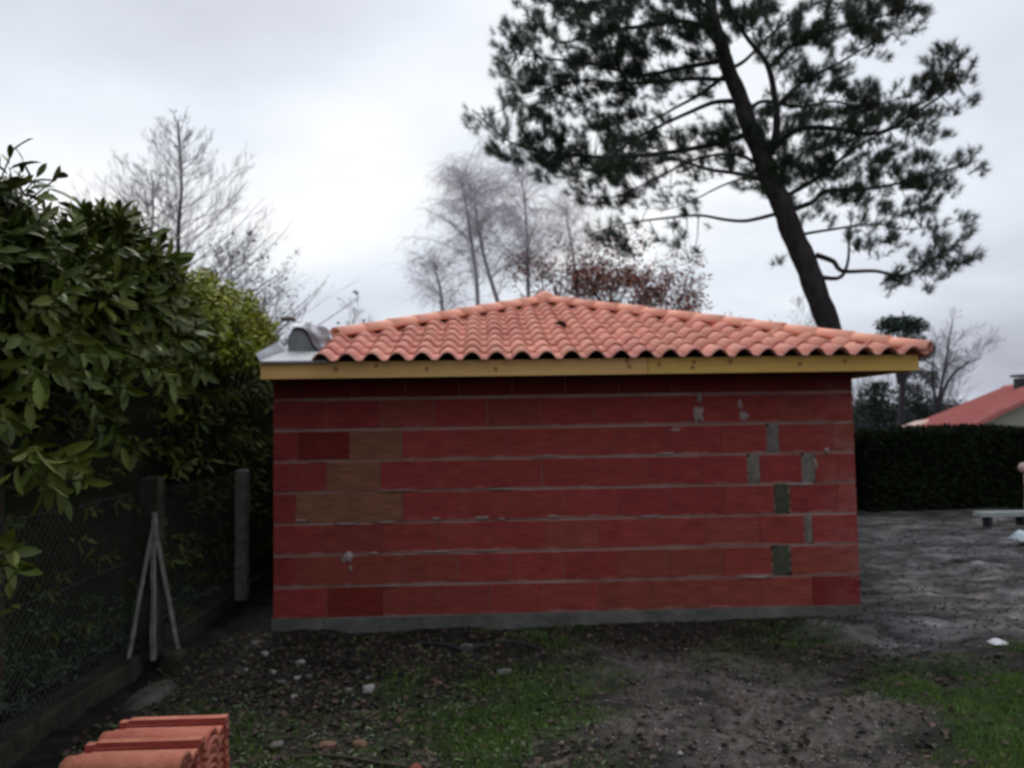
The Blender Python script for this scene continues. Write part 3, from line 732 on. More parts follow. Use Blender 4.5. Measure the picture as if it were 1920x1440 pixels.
def hedge_shoots(n, y0, y1, s0, s1, out=(.02, .18), up=.45, rng=NR, size=(.13, .20)):
    Pn, Dn, Sz = [], [], []
    for _ in range(n):
        y = rng.uniform(y0, y1); s = rng.uniform(s0, s1); p, nn = hedge_surface(y, s)
        if vnoise(np.array([y*2.6+3]), np.array([s*13.]), 91)[0] < rng.uniform(.12, .62) and s > .2: continue
        Pn.append(p+nn*rng.uniform(*out)+rng.normal(0, .03, 3)); dd = nn*1.0+np.array([.15, -.15, up])+rng.normal(0, .35, 3); Dn.append(dd); Sz.append(rng.uniform(*size))
    return Pn, Dn, Sz
A = [hedge_shoots(2400, -6.0, -.75, .41, .70), hedge_shoots(110, .3, 2.3, .12, .36, size=(.10, .14)), hedge_shoots(350, 1.0, 6.5, .0, .6, size=(.10, .14)), hedge_shoots(220, -.6, 6.5, .0, .33, size=(.10, .14)), hedge_shoots(420, -6.0, -.6, .66, .95, size=(.11, .15)), hedge_shoots(330, -6.0, 2.4, .02, .30, out=(-.14, .02), up=.2, size=(.08, .12)),
     hedge_shoots(700, -6.0, -.6, .38, .70, out=(-.16, .0))]
Pn = sum((a[0] for a in A), []); Dn = sum((a[1] for a in A), []); Sz = sum((a[2] for a in A), [])
# long shoots leaning out over the fence and above the top, as in the photograph
feat = []
for (px, py, Y, dirx) in ((110,330,-3.35,(.6,-.1,.5)),(70,330,-3.3,(.5,-.1,.7)),(20,285,-3.4,(.1,0,1)),(45,300,-3.4,(.2,-.1,1)),(235,440,-1.9,(.1,0,1)),(300,470,-1.4,(.8,-.1,.3)),(260,455,-1.6,(.4,0,.6)),
                          (200,650,-3.0,(.6,-.4,-.2)),(280,690,-2.7,(.6,-.5,-.2)),(320,720,-2.6,(.6,-.4,-.3)),(335,765,-2.5,(.4,-.4,-.6)),(150,620,-3.4,(.6,-.5,.0)),(380,700,-1.9,(.5,-.5,-.4)),(340,640,-2.0,(.6,-.4,.1)),
                          (130,870,-3.9,(.6,-.5,-.2)),(160,900,-3.8,(.7,-.4,-.1)),(60,880,-4.1,(.3,-.4,-.5)),(100,920,-4.0,(.4,-.4,-.7)),(230,840,-3.0,(.4,-.4,-.5)),(30,1030,-4.3,(.5,-.3,.1)),(20,1060,-4.2,(.5,-.3,-.1)),
                          (290,560,-2.4,(.6,-.4,.2)),(220,540,-2.9,(.5,-.4,.3)),(100,700,-3.9,(.5,-.5,-.3)),(60,760,-4.1,(.5,-.5,-.4)),(180,760,-3.3,(.5,-.5,-.4)),(330,590,-2.0,(.6,-.4,.1)),(250,600,-2.6,(.5,-.5,.2)),(130,540,-3.4,(.6,-.4,.2)),(50,620,-3.9,(.5,-.5,.1)),(20,800,-4.3,(.4,-.4,-.4)),(240,730,-2.8,(.5,-.5,-.3)),(300,640,-2.3,(.5,-.5,.0)),(400,660,-1.2,(.5,-.5,-.1)),(355,560,-1.4,(.5,-.4,.4)),(160,660,-3.3,(.6,-.4,-.1))):
    c = at(px, py, Y); feat.append((c, np.array(dirx)))
    for _ in range(2):
        q_ = c - np.array(dirx)*R.uniform(.10, .3)+NR.normal(0, .07, 3); Pn.append(q_); Dn.append(np.array(dirx)+NR.normal(0, .35, 3)); Sz.append(R.uniform(.13, .16))
    Pn.append(c); Dn.append(np.array(dirx)); Sz.append(R.uniform(.15, .18))
P_, D_, N_, S_ = shoots_to_leaves(Pn, Dn, (6, 9), Sz)
# the 300 leaves that show largest become parts
pr = proj(P_); dist = np.linalg.norm(P_-CAM, axis=1)
vis = (pr[:, 0] > 0) & (pr[:, 0] < 1920) & (pr[:, 1] > 200) & (pr[:, 1] < 1100) & ((P_-CAM)@_fw > 0)
surf = np.array([p[0] > (-.62 if p[2] > 1.7 else -1.0) for p in P_]); score = S_/dist*(vis & surf)
order = np.argsort(-score); big = order[:300]; rest = order[300:]
Vv, Ff = scatter(LV, LF, P_[rest], D_[rest], N_[rest], S_[rest]); stuff(mesh_obj('foliage', Vv, Ff, M_LAUREL, hed, True))
lm = bpy.data.meshes.new('leaf'); lm.from_pydata(LV.tolist(), [], LF.tolist()); lm.materials.append(M_LAURELO); lm.polygons.foreach_set('use_smooth', [True]*len(LF))
Dx, Yx, Zx = frames(D_[big], N_[big]); hl = np.array(worldloc(hed))
for k in range(300):
    s = S_[big[k]]; p = P_[big[k]]-hl
    o = bpy.data.objects.new('leaf', lm); COL.objects.link(o); o.parent = hed
    o.matrix_local = Matrix([[*(float(v)*s for v in (Dx[k][r], Yx[k][r], Zx[k][r])), float(p[r])] for r in range(3)]+[[0, 0, 0, 1]])
mb = MB()
for (c, dv) in feat:
    q0 = c - dv*.75 + np.array([-.25, 0, -.1]); mid = (c+q0)/2+np.array([0, 0, -.03]); mb.tube([q0, mid, c-dv*.02], [.009, .007, .004], 4, False)
for k in range(160):
    y = R.uniform(-6, 2.2); a, nn = hedge_surface(y, R.uniform(.05, .6)); mb.tube([a-nn*.45+np.array([0, 0, -.3]), a-nn*.2, a+nn*.02+np.array([0, 0, .08])], [.012, .008, .004], 4, False)
stuff(mb.build('twigs', M_TWIG, hed))
for k, y in enumerate((-5.3, -4.2, -3.1, -2.0, -.9, .3, 1.4)):
    mb = MB(); mb.tube([(-1.35+R.uniform(-.1, .1), y, -.05), (-1.3, y+.05, .7), (-1.25+R.uniform(-.2, .2), y, 1.6), (-1.3, y+R.uniform(-.2, .2), 2.5)], [.045, .038, .03, .015], 7); mb.build('stem', M_TWIG, hed)

# yellow-green shrub at the far end of the hedge
ysh = thing('yellow_green_shrub', (-.75, 1.6, 0), 'yellow-green leafy shrub whose tip touches the zinc gutter', 'shrub')
Pn, Dn, Sz = [], [], []
blobs = [(at(445, 595, .9), .30), (at(480, 622, 1.1), .24), (at(390, 572, .1), .34), (at(420, 640, .3), .30), (at(462, 655, .9), .24), (at(350, 560, -.5), .30), (at(370, 610, -.6), .28), (at(315, 540, -.9), .22)]
for c, r_ in blobs:
    for _ in range(int(330*r_*2)):
        v = NR.normal(0, 1, 3); v /= np.linalg.norm(v); Pn.append(c+v*r_*NR.uniform(.6, 1.02)); Dn.append(v+np.array([0, 0, .5])+NR.normal(0, .25, 3)); Sz.append(NR.uniform(.075, .11))
yP, yD, yN, yS = shoots_to_leaves(Pn, Dn, (6, 9), Sz); Vv, Ff = scatter(LV, LF, yP, yD, yN, yS); stuff(mesh_obj('foliage', Vv, Ff, M_YELLOW, ysh, True))
mb = MB()
for c, r_ in blobs: mb.tube([(-.9, 1.5, 0), (-1.0, 1.5, 1.2), (c[0]-.1, c[1], c[2]-.3), c], [.03, .025, .015, .006], 6)
mb.build('stems', M_TWIG, ysh)
# dim undergrowth behind the netting
Pn, Dn, Sz = [], [], []
for _ in range(1500):
    y = NR.uniform(-5.2, 1.8); x = NR.uniform(-1.5, -.86); z = .05+abs(NR.normal(0, .28)); Pn.append(np.array([x, y, z])); Dn.append(np.array([.5, -.3, .8])+NR.normal(0, .5, 3)); Sz.append(NR.uniform(.03, .065))
uP, uD, uN, uS = shoots_to_leaves(Pn, Dn, (4, 6), Sz); Vv, Ff = scatter(LV, LF, uP, uD, uN, uS*1.0)
M_UNDER = leafmat('undergrowth_leaf', (.020, .050, .018), (.045, .085, .035), rough=.5)
tag(mesh_obj('undergrowth', Vv, Ff, M_UNDER, None, True), 'dim green weeds growing behind the wire netting under the hedge', 'undergrowth', kind='stuff')

# ------------------------------------------------------------------ the leaning pine
M_BARK = mat('pine_bark', (.012, .010, .010), (.040, .032, .028), scale=9, rough=.95, bump=1.0, bscale=14, stretch=(1, 1, .35), c3=(.022, .018, .017))
M_NEEDLE = leafmat('pine_needles', (.013, .030, .014), (.030, .054, .024), rough=.6, spec=.3, scale=.7)
M_NEEDLEB = leafmat('pine_needles_brown', (.030, .026, .012), (.050, .036, .018), rough=.7, spec=.2)
YP = 9.6
pine = thing('pine_tree', (at(1570, 940, YP)[0], YP, 0), 'big dark pine leaning left behind the garage roof', 'tree')
tr = [(1572,960,30),(1573,880,30),(1572,800,30),(1566,700,30),(1550,600,28),(1508,490,28),(1468,390,27),(1434,310,25),(1400,220,22),(1367,130,19),(1342,50,17),(1325,-30,14),(1305,-130,11),(1290,-230,7)]
k_ = at(1001, 500, YP)-at(1000, 500, YP); PX = float(np.linalg.norm(k_))
def smooth(pts, n=6):
    pts = np.asarray(pts, float); out = []
    for i in range(len(pts)-1):
        p0, p1, p2, p3 = pts[max(i-1, 0)], pts[i], pts[i+1], pts[min(i+2, len(pts)-1)]
        for t in np.arange(n)/n:
            out.append(.5*((2*p1)+(-p0+p2)*t+(2*p0-5*p1+4*p2-p3)*t*t+(-p0+3*p1-3*p2+p3)*t**3))
    out.append(pts[-1]); return np.array(out)
tp = smooth([[*at(a, b, YP+.002*(600-b)), r*PX] for a, b, r in [(q0, q1, q2*.76) for q0, q1, q2 in tr]])
tp[:, :3] += np.array([[math.sin(i*.9)*.02, 0, 0] for i in range(len(tp))])
tp[0, 2] = -.4
mb = MB(); mb.tube(tp[:, :3], [r*(1+.05*math.sin(i*2.1)) for i, r in enumerate(tp[:, 3])], 12); mb.build('trunk', M_BARK, pine, True)
limbs = [ # pixels, start radius px, depth drift m
 ([(1452,402),(1400,414),(1360,412),(1310,404),(1240,410),(1170,420),(1105,440)], 5, -1.2),
 ([(1430,338),(1380,325),(1330,318),(1270,300),(1200,290),(1140,300)], 6, -1.6),
 ([(1385,190),(1340,192),(1290,212),(1230,240),(1170,275),(1120,330)], 7, -.6),
 ([(1372,130),(1320,172),(1270,200),(1220,225),(1190,215)], 6, 1.0),
 ([(1380,150),(1300,148),(1220,155),(1150,155),(1090,150),(1020,170)], 6, .4),
 ([(1365,112),(1290,125),(1200,140),(1110,120),(1030,110),(960,100)], 7, 1.4),
 ([(1405,250),(1350,268),(1260,285),(1150,295),(1050,288),(960,268),(885,205)], 8, .8),
 ([(1440,320),(1380,290),(1300,300),(1220,340),(1150,370),(1110,370)], 5, 1.6),
 ([(1345,60),(1280,40),(1200,50),(1120,60),(1050,80),(1010,40)], 7, -1.0),
 ([(1335,20),(1280,-10),(1180,-10),(1080,10),(1010,0)], 6, .8),
 ([(1540,520),(1575,520),(1590,490),(1592,440),(1600,400)], 6, .5),
 ([(1530,478),(1562,490),(1580,508),(1640,508),(1690,516),(1740,495),(1800,450)], 7, -.8),
 ([(1488,392),(1525,378),(1548,358),(1620,355),(1700,340),(1770,320),(1835,300)], 7, .6),
 ([(1440,290),(1490,245),(1550,240),(1640,250),(1710,215),(1785,160),(1800,100)], 8, -.5),
 ([(1445,290),(1456,240),(1452,180),(1438,120),(1400,70),(1372,20),(1360,-40)], 11, -.6),
 ([(1440,130),(1480,90),(1540,60),(1620,40),(1720,10)], 6, -1.0),
 ([(1455,200),(1510,150),(1570,120),(1620,90),(1680,60)], 6, 1.0),
 ([(1470,370),(1540,330),(1600,280),(1680,240),(1750,230)], 6, 1.5),
 ([(1500,440),(1560,430),(1640,420),(1700,430),(1780,420)], 4, 1.2),
 ([(1400,215),(1430,190),(1500,200),(1560,190),(1620,200),(1700,180)], 6, 1.8),
 ([(1362,130),(1395,115),(1440,70),(1500,20),(1560,0)], 6, .6),
 ([(1325,-20),(1400,-40),(1480,-20),(1560,-30)], 6, -.5),
 ([(1434,300),(1400,330),(1350,350),(1290,380),(1240,395)], 4, .9),
]
LP, LDIR = [], []
for pts, r0, dd in limbs:
    n = len(pts); y0_ = YP+.002*(600-pts[0][1])
    w3 = smooth([[*at(a, b, y0_+dd*1.5*(i/(n-1))), max(1.1, r0*.8*(1-.8*i/(n-1)))*PX] for i, (a, b) in enumerate(pts)])
    mb = MB(); mb.tube(w3[:, :3], w3[:, 3], 7); mb.build('branch', M_BARK, pine, True)
    for i in range(4, len(w3)-1):
        LP.append(w3[i, :3]); LDIR.append(w3[i+1, :3]-w3[i, :3])
LP = np.array(LP); LDIR = np.array(LDIR); LDIR /= np.linalg.norm(LDIR, axis=1)[:, None]; LPX = proj(LP)
cl = [ # cx, cy, rx, ry, weight
 (1060,70,110,75,1.2),(975,110,50,50,1),(1000,160,60,45,1),(1080,200,120,55,1.2),(1150,150,90,50,1),(900,225,30,25,.8),(950,262,60,35,1.1),(1010,290,65,35,1.2),(1090,290,100,55,1.4),(1190,270,110,55,1.3),(1150,340,80,40,1.3),(1125,368,45,22,1),
 (1230,60,120,70,1.2),(1180,120,90,50,1.1),(1280,140,80,50,.8),(1120,10,120,35,1.1),(1010,10,40,15,.6),(1330,290,70,45,.8),(1400,255,60,55,1.2),(1440,320,70,45,1),(1300,20,80,50,1.2),(1380,30,70,50,1.1),
 (1450,35,80,50,1.2),(1500,100,70,55,1),(1560,45,80,50,1.2),(1640,35,80,45,1.2),(1700,15,45,28,1),(1655,85,40,30,.9),(1530,150,60,45,1),(1560,215,90,50,1.3),(1620,200,90,50,1.3),(1690,190,75,45,1.2),(1775,125,45,45,1),(1795,165,40,35,.9),(1740,235,60,30,1),(1470,230,50,50,1),
 (1500,300,100,45,1.1),(1600,290,90,45,1.2),(1700,320,80,40,1.2),(1735,360,55,35,1.1),(1825,300,27,27,.9),(1785,315,35,25,.5),(1640,360,80,35,.9),(1560,340,70,35,.7),
 (1560,390,90,35,.35),(1650,425,80,38,.7),(1740,415,45,28,.6),(1795,420,30,22,.7),(1790,470,48,30,1),(1740,500,48,28,.9),(1700,532,50,20,.9),(1640,450,60,30,.4),
 (1250,385,80,28,.35),(1290,420,60,40,.16),(1150,435,60,22,.5),(1215,470,50,16,.45),(1180,450,70,20,.35),(1300,465,35,18,.35),(1465,500,16,16,.5),(1340,240,80,30,.45),(1230,360,60,25,.4)]
tufts, tdir, tw = [], [], MB()
for cx, cy, rx, ry, wt in cl:
    n = int(wt*rx*ry*math.pi/92)
    for _ in range(n):
        for _t in range(6):
            a = NR.uniform(0, 6.283); q = math.sqrt(NR.uniform(0, 1))*(1+.18*math.sin(a*5+cx)); px, py = cx+rx*q*math.cos(a)*1.06, cy+ry*q*math.sin(a)*1.06
            if vnoise(np.array([px/21.]), np.array([py/15.]), 19)[0] > NR.uniform(.22, .62): break
        dd = np.hypot(LPX[:, 0]-px, LPX[:, 1]-py); j = int(np.argmin(dd+NR.uniform(0, 18, len(dd))))
        P = at(px, py, LP[j][1]+NR.uniform(-.6, .6)); d = P-LP[j]; d[2] = d[2]*.4+abs(d[2])*.2
        d = d/(np.linalg.norm(d)+1e-6)*.7+LDIR[j]*.7+np.array([0, 0, .75])+NR.normal(0, .3, 3); d /= np.linalg.norm(d)
        tufts.append(P); tdir.append(d)
        if NR.uniform() < .2:
            mid = (LP[j]+P)/2+np.array([0, 0, -.06])*1.0+NR.normal(0, .04, 3); tw.tube([LP[j], mid, P-d*.04, P+d*.06], [.014, .010, .006, .004], 3, False)
stuff(tw.build('twigs', M_BARK, pine))
tufts, tdir = np.array(tufts), np.array(tdir)
NT = np.array([(0, .5, 0), (0, -.5, 0), (1, 0, -.06)]); NF = np.array([(0, 1, 2)])
def needle_tufts(P, D, k, length, width, rng):
    n = len(P); Pn = np.repeat(P, k, 0); Dn = np.repeat(D, k, 0); t = rng.uniform(0, 1, n*k)
    rnd = rng.normal(0, 1, (n*k, 3)); rnd -= (rnd*Dn).sum(1)[:, None]*Dn; rnd /= np.linalg.norm(rnd, axis=1)[:, None]
    an = rng.uniform(.35, 1.35, n*k)[:, None]*(1.2-.55*t[:, None]); dirs = Dn*np.cos(an)+rnd*np.sin(an)
    return scatter(NT, NF, Pn+Dn*(t[:, None]*.20-.10), dirs, np.cross(dirs, rng.normal(0, 1, dirs.shape)), length*rng.uniform(.75, 1.15, n*k), np.full(n*k, width))
br = (np.abs(tufts[:, 0]-at(1730, 190, YP)[0]) < 1.1) & (tufts[:, 2] > at(1700, 260, YP)[2]) & (NR.uniform(0, 1, len(tufts)) < .35)
V1, F1 = needle_tufts(tufts[~br], tdir[~br], 34, .20, .013, NR); stuff(mesh_obj('crown', V1, F1, M_NEEDLE, pine))
V1, F1 = needle_tufts(tufts[br], tdir[br], 34, .18, .015, NR); o = stuff(mesh_obj('browned_needles', V1, F1, M_NEEDLEB, pine)); o['label'] = 'brownish needles among the upper right boughs'

# ------------------------------------------------------------------ bare trees
M_BARE = mat('bare_bark', (.030, .026, .030), (.060, .052, .058), scale=9, rough=.95)
M_BIRCH = mat('birch_twigs', (.50, .46, .49), (.64, .60, .63), scale=2, rough=.9)
M_BIRCHT = mat('birch_bark', (.22, .20, .21), (.45, .42, .43), scale=3, rough=.9, stretch=(1, 1, 3))
M_GREYT = mat('grey_twigs', (.12, .12, .135), (.20, .20, .22), scale=2, rough=.9)
M_OAKL = leafmat('dead_oak_leaf', (.20, .065, .040), (.36, .14, .09), rough=.8, spec=.15)
M_SEED = mat('dark_cones', (.022, .018, .026), (.045, .036, .046), scale=9)
LQ = np.array([(0, 0, 0), (.5, .35, .08), (1, 0, -.05), (.5, -.35, .08)]); LQF = np.array([(0, 1, 2, 3)])
def scatter_leaves(P, size, rng):
    D = rng.normal(0, 1, P.shape); Nn = rng.normal(0, 1, P.shape)+[0, 0, .6]
    return scatter(LQ, LQF, P, D, np.cross(D, Nn), size*rng.uniform(.7, 1.3, len(P)))
def grow(mb, p, d, length, r, depth, rng, tips, bend=(0, 0, .25), nb=(4, 7), ang=(.4, .9), ratio=(.45, .7), seg=5, sides=4, wig=.10, rmin=.004):
    pts = [p.copy()]; dd = d/np.linalg.norm(d); ds = []
    for i in range(seg):
        dd = dd+rng.normal(0, wig, 3)+np.array(bend)/seg; dd /= np.linalg.norm(dd); pts.append(pts[-1]+dd*length/seg); ds.append(dd)
    rad = [max(rmin, r*(1-.75*i/seg)) for i in range(seg+1)]
    mb.tube(pts, rad, sides if depth > 1 else 3, False)
    if depth <= 0: tips.append((pts[-1], dd)); tips.append((pts[seg//2], dd)); return
    for _ in range(rng.randint(nb[0], nb[1]+1)):
        t = rng.uniform(.18, .98); i = min(int(t*seg), seg-1); q = pts[i]+(pts[i+1]-pts[i])*(t*seg-i)
        a = rng.uniform(*ang); ax = rng.normal(0, 1, 3); ax -= ax.dot(ds[i])*ds[i]; ax /= np.linalg.norm(ax)
        grow(mb, q, ds[i]*math.cos(a)+ax*math.sin(a), length*rng.uniform(*ratio)*(1.1-.5*t), rad[i]*.55, depth-1, rng, tips, bend, nb, ang, ratio, max(3, seg-1), sides, wig, rmin)

# conifer-shaped bare trees behind the hedge: straight stem, upswept side branches
M_LARCH = mat('larch_twigs', (.14, .12, .14), (.22, .19, .22), scale=3, rough=.95)
def larch(px, py_top, Y, spread, label, seed, base_r=.13, nbr=84):
    rng = np.random.RandomState(seed); top = at(px, py_top, Y); b_ = at(px, 600, Y)
    t = thing('bare_tree', (b_[0], Y, -.2), label, 'tree', 'bare twiggy trees behind the hedge')
    H = top[2]; mb = MB(); n = 16
    pts = [np.array([b_[0]+(top[0]-b_[0])*i/n+.05*math.sin(i*1.3+seed), Y, -.2+(H+.2)*i/n]) for i in range(n+1)]
    rad = [base_r*(1-.93*i/n)+.006 for i in range(n+1)]; mb.tube(pts, rad, 7); mb.build('trunk', M_BARE, t, True)
    tips = []; bigb = MB(); tw_ = MB()
    for k in range(nbr):
        f = .30+.68*(k/nbr)**.9; p = np.array(pts[0])*(1-f)+np.array(pts[-1])*f; az = k*2.4+rng.uniform(-.4, .4); ln = spread*(1.04-f)**1.0*rng.uniform(.75, 1.2)*1.5+.2
        d = np.array([math.cos(az), math.sin(az), .12+.55*f]); 
        if k < 16:
            m1 = MB(); grow(m1, p, d, ln, .035*(1.1-f)+.008, 0, rng, [], bend=(0, 0, .45), seg=6, wig=.06); m1.build('branch', M_BARE, t)
        grow(tw_, p, d, ln*.98, .022*(1.1-f)+.007, 2, rng, tips, bend=(0, 0, .5), nb=(5, 8), ang=(.35, .8), ratio=(.30, .5), seg=6, wig=.07, rmin=.0030)
    stuff(tw_.build('twigs', M_LARCH, t))
    tp_ = np.array([q[0] for q in tips]); zc_ = tp_[:, 2]; r_ = np.hypot(tp_[:, 0]-b_[0], tp_[:, 1]-Y)
    keep = (zc_ < H*.66) & (r_ < spread*.85) & (rng.uniform(0, 1, len(tp_)) < .8); P = tp_[keep]+rng.normal(0, .05, (keep.sum(), 3))
    Vq, Fq_ = scatter_leaves(P, .085, rng); stuff(mesh_obj('clinging_leaves', Vq, Fq_, M_SEED, t))
larch(338, 226, 14.5, 4.3, 'tallest bare tree behind the hedge, with a straight stem and upswept branches', 3)
larch(285, 318, 14.9, 3.4, 'shorter bare tree just to the side of the tallest one behind the hedge', 8, .10, 60)
larch(432, 470, 15.4, 3.0, 'low bushy bare tree rising just above the yellow-green shrub', 15, .09, 56)

def birch(stems, Y, label, seed, width, dens=1.0):
    rng = np.random.RandomState(seed); b_ = at(stems[0][0][0], stems[0][0][1], Y)
    t = thing('birch_tree', (b_[0], Y, -.8), label, 'tree', 'pale bare birches beyond the roof')
    fine = MB()
    for si, st in enumerate(stems):
        w3 = smooth([[*at(a, b, Y+si*.5)] for a, b in st], 4); lo = w3[0].copy(); lo[2] = -.8
        w3 = np.vstack([lo, w3]); n = len(w3); m1 = MB(); m1.tube(w3, [.11*(1-.85*i/(n-1)) + .012 for i in range(n)], 6); m1.build('trunk', M_BIRCHT, t, True)
        L_ = w3[-1][2]
        nb_ = int(30*dens)
        for k in range(nb_):
            f = rng.uniform(.25, 1.0); i = min(int(f*(n-1)), n-2); p = w3[max(1, i)]; az = rng.uniform(0, 6.28); ln = width*rng.uniform(.5, 1.0)*(1.15-.6*f)
            pts = [p]; dd = np.array([math.cos(az)*.65, math.sin(az)*.65, 1.0])
            for q in range(6): dd = dd/np.linalg.norm(dd)+rng.normal(0, .07, 3)+np.array([0, 0, -.17]); pts.append(pts[-1]+dd/np.linalg.norm(dd)*ln/6)
            (m1 := MB()).tube(pts, [.022, .018, .015, .012, .009, .007, .005], 4, False)
            if k < 10: m1.build('branch', M_BIRCH, t)
            else: fine.v += [m1.v[0]]; fine.f += [tuple(a+fine.n for a in q_) for q_ in m1.f]; fine.n += len(m1.v[0])
            for _ in range(int(30*dens)):   # hanging twigs
                j = rng.randint(1, 6); s0 = pts[j]+(pts[j+1]-pts[j])*rng.uniform(0, 1); dd = np.array([rng.normal(0, .5), rng.normal(0, .5), rng.uniform(-.1, .7)]); pp = [s0]; l2 = rng.uniform(.6, 1.5)
                for q in range(5): dd = dd/np.linalg.norm(dd)+rng.normal(0, .06, 3)+np.array([0, 0, -.30]); pp.append(pp[-1]+dd/np.linalg.norm(dd)*l2/5)
                fine.tube(pp, [.006, .0055, .005, .0045, .004, .003], 3, False)
                if rng.uniform() < .5:
                    d3 = np.array([rng.normal(0, .4), rng.normal(0, .4), -.5]); fine.tube([pp[2], pp[2]+d3*.3, pp[2]+d3*.3+[0, 0, -.3]], [.005, .004, .003], 3, False)
    stuff(fine.build('hanging_twigs', M_BIRCH, t))
birch([[(897,600),(893,520),(882,440),(872,375),(864,335)], [(945,600),(925,540),(905,470),(893,400),(890,345)]], 26, 'forked weeping birch, leftmost of the pale birches above the roof', 21, 4.4, 1.1)
birch([[(992,600),(990,520),(988,440),(984,380),(978,335)]], 27, 'single-stemmed weeping birch just left of the apex of the roof', 22, 4.4, 1.3)
birch([[(830,600),(826,545),(815,500)]], 28, 'low pale birch scrub at the left of the forked birch', 23, 3.2, .8)
birch([[(1085,600),(1080,520),(1070,450),(1062,400)]], 29, 'faint grey bare birch between the roof apex and the brown-leaved oak', 24, 3.8, .9)

def oak(px, py_top, Y, spread, label, seed, nleaf, cat_name='oak_tree', group='brown-leaved oaks behind the roof', leafm=None, bm_=None, lsize=.11, nst=5, rr=.10):
    rng = np.random.RandomState(seed); b_ = at(px, 600, Y); top = at(px, py_top, Y); H = top[2]
    t = thing(cat_name, (b_[0], Y, -.8), label, 'tree', group); bm_ = bm_ or M_BARE
    m1 = MB(); pts = [np.array([b_[0]+.04*math.sin(i*2.+seed), Y, -.8+(H*.72+.8)*i/6]) for i in range(7)]; m1.tube(pts, [rr*(1-.5*i/6) for i in range(7)], 7); m1.build('trunk', bm_, t, True)
    tips = []; fine = MB()
    for k in range(nst*2):
        f = rng.uniform(.45, 1); p = pts[0]*(1-f)+pts[-1]*f; az = k*2.4; d = np.array([math.cos(az)*.7, math.sin(az)*.7, .9]); st = rng.randint(1e6)
        m1 = MB(); grow(m1, p, d, max(H*.28, spread*.9), rr*.4, 0, np.random.RandomState(st), [], seg=5); m1.build('branch', bm_, t)
        grow(fine, p, d, max(H*.30, spread*.9), rr*.28, 3, rng, tips, bend=(0, 0, .3), nb=(4, 6), ang=(.4, 1.0), ratio=(.45, .65), seg=5, wig=.13)
    stuff(fine.build('twigs', bm_, t))
    if nleaf:
        tp_ = np.array([q[0] for q in tips]); j = rng.randint(0, len(tp_), nleaf); clump = rng.uniform(0, 1, len(tp_)) < .6
        j = j[clump[j]]; Vq, Fq_ = scatter_leaves(tp_[j]+rng.normal(0, .13, (len(j), 3)), lsize, rng); stuff(mesh_obj('brown_leaves', Vq, Fq_, leafm or M_OAKL, t))
oak(1150, 425, 20, 1.9, 'oak holding its rusty brown dead leaves, tallest of those above the roof', 31, 7000)
oak(1232, 468, 21, 1.5, 'lower brown-leaved oak to the right of the tallest one', 32, 5000)
oak(1045, 465, 19.5, 1.3, 'thin oak with few brown leaves nearest the roof apex', 33, 2200)
oak(1290, 535, 22, 1.1, 'smallest brown-leaved oak, just showing above the right hip', 34, 2600)
oak(1400, 545, 24, 1.3, 'leafless scrubby tree just above the right hip, beside the small oak', 35, 200, 'bare_tree', 'leafless trees beyond the roof', M_SEED, M_GREYT, nst=3, rr=.05)
oak(1345, 535, 23, .8, 'thin leafless sapling whose tip pokes above the right hip', 36, 160, 'bare_tree', 'leafless trees beyond the roof', M_SEED, M_GREYT, nst=2, rr=.04)
oak(635, 560, 18, .8, 'dark leafless sapling poking up above the left hip of the roof', 37, 120, 'bare_tree', 'leafless trees beyond the roof', M_SEED, M_BARE, nst=2, rr=.045)
oak(590, 575, 20, .9, 'faint leafless bush behind the bunched plastic sheet', 38, 0, 'bare_tree', 'leafless trees beyond the roof', None, M_GREYT, nst=2, rr=.04)
oak(1490, 565, 26, 1.2, 'faint leafless bush between the right hip and the pine trunk', 39, 0, 'bare_tree', 'leafless trees beyond the roof', None, M_GREYT, nst=2, rr=.04)

# ------------------------------------------------------------------ right side, far
M_FARGREEN = leafmat('far_evergreen', (.028, .050, .036), (.050, .075, .052), rough=.8, spec=.1, scale=.4)
M_FARGREY = leafmat('far_thicket', (.036, .042, .042), (.070, .078, .078), rough=.9, spec=.1, scale=.4)
def crown(blobs, m, parent, size, n_per, rng, name='crown'):
    P = []
    for (cx, cy, Y, rx, rz) in blobs:
        c = at(cx, cy, Y); k = int(n_per*rx*rz); v = rng.normal(0, 1, (k, 3)); v /= np.linalg.norm(v, axis=1)[:, None]; v *= rng.uniform(.35, 1.05, k)[:, None]
        P.append(c+v*np.array([rx, rx*.8, rz]))
    P = np.vstack(P); Vq, Fq_ = scatter_leaves(P, size, rng); return stuff(mesh_obj(name, Vq, Fq_, m, parent))
rng = np.random.RandomState(5)
t = thing('umbrella_pine', (at(1692, 790, 34)[0], 34, -.9), 'round-topped umbrella pine showing just above the right end of the roof', 'tree')
mb = MB()
for (a, b, c_, d_) in ((1690, 800, 1688, 640), (1690, 720, 1665, 640), (1690, 720, 1715, 650)): mb.tube([at(a, b, 34), at((a+c_)/2+3, (b+d_)/2, 34), at(c_, d_, 34)], [.20, .15, .08], 6)
p0 = at(1690, 800, 34); mb.tube([(p0[0], 34, -.9), p0], [.22, .2], 6, False)
mb.build('trunk', M_BARE, t)
crown([(1690,610,34,1.25,.55),(1705,640,34,.9,.45),(1725,660,34,.7,.4),(1670,608,34,.8,.4),(1715,612,34,.8,.4),(1740,650,34,.35,.4),(1655,640,34,.6,.5),(1735,665,34,.3,.3)], M_FARGREEN, t, .16, 1500, rng)
t = thing('evergreen_tree', (at(1640, 790, 36)[0], 36, -.9), 'murky grey-green evergreen under the right end of the eaves', 'tree')
mb = MB(); p0 = at(1640, 720, 36); mb.tube([(p0[0], 36, -.9), p0], [.16, .08], 6); mb.build('trunk', M_BARE, t)
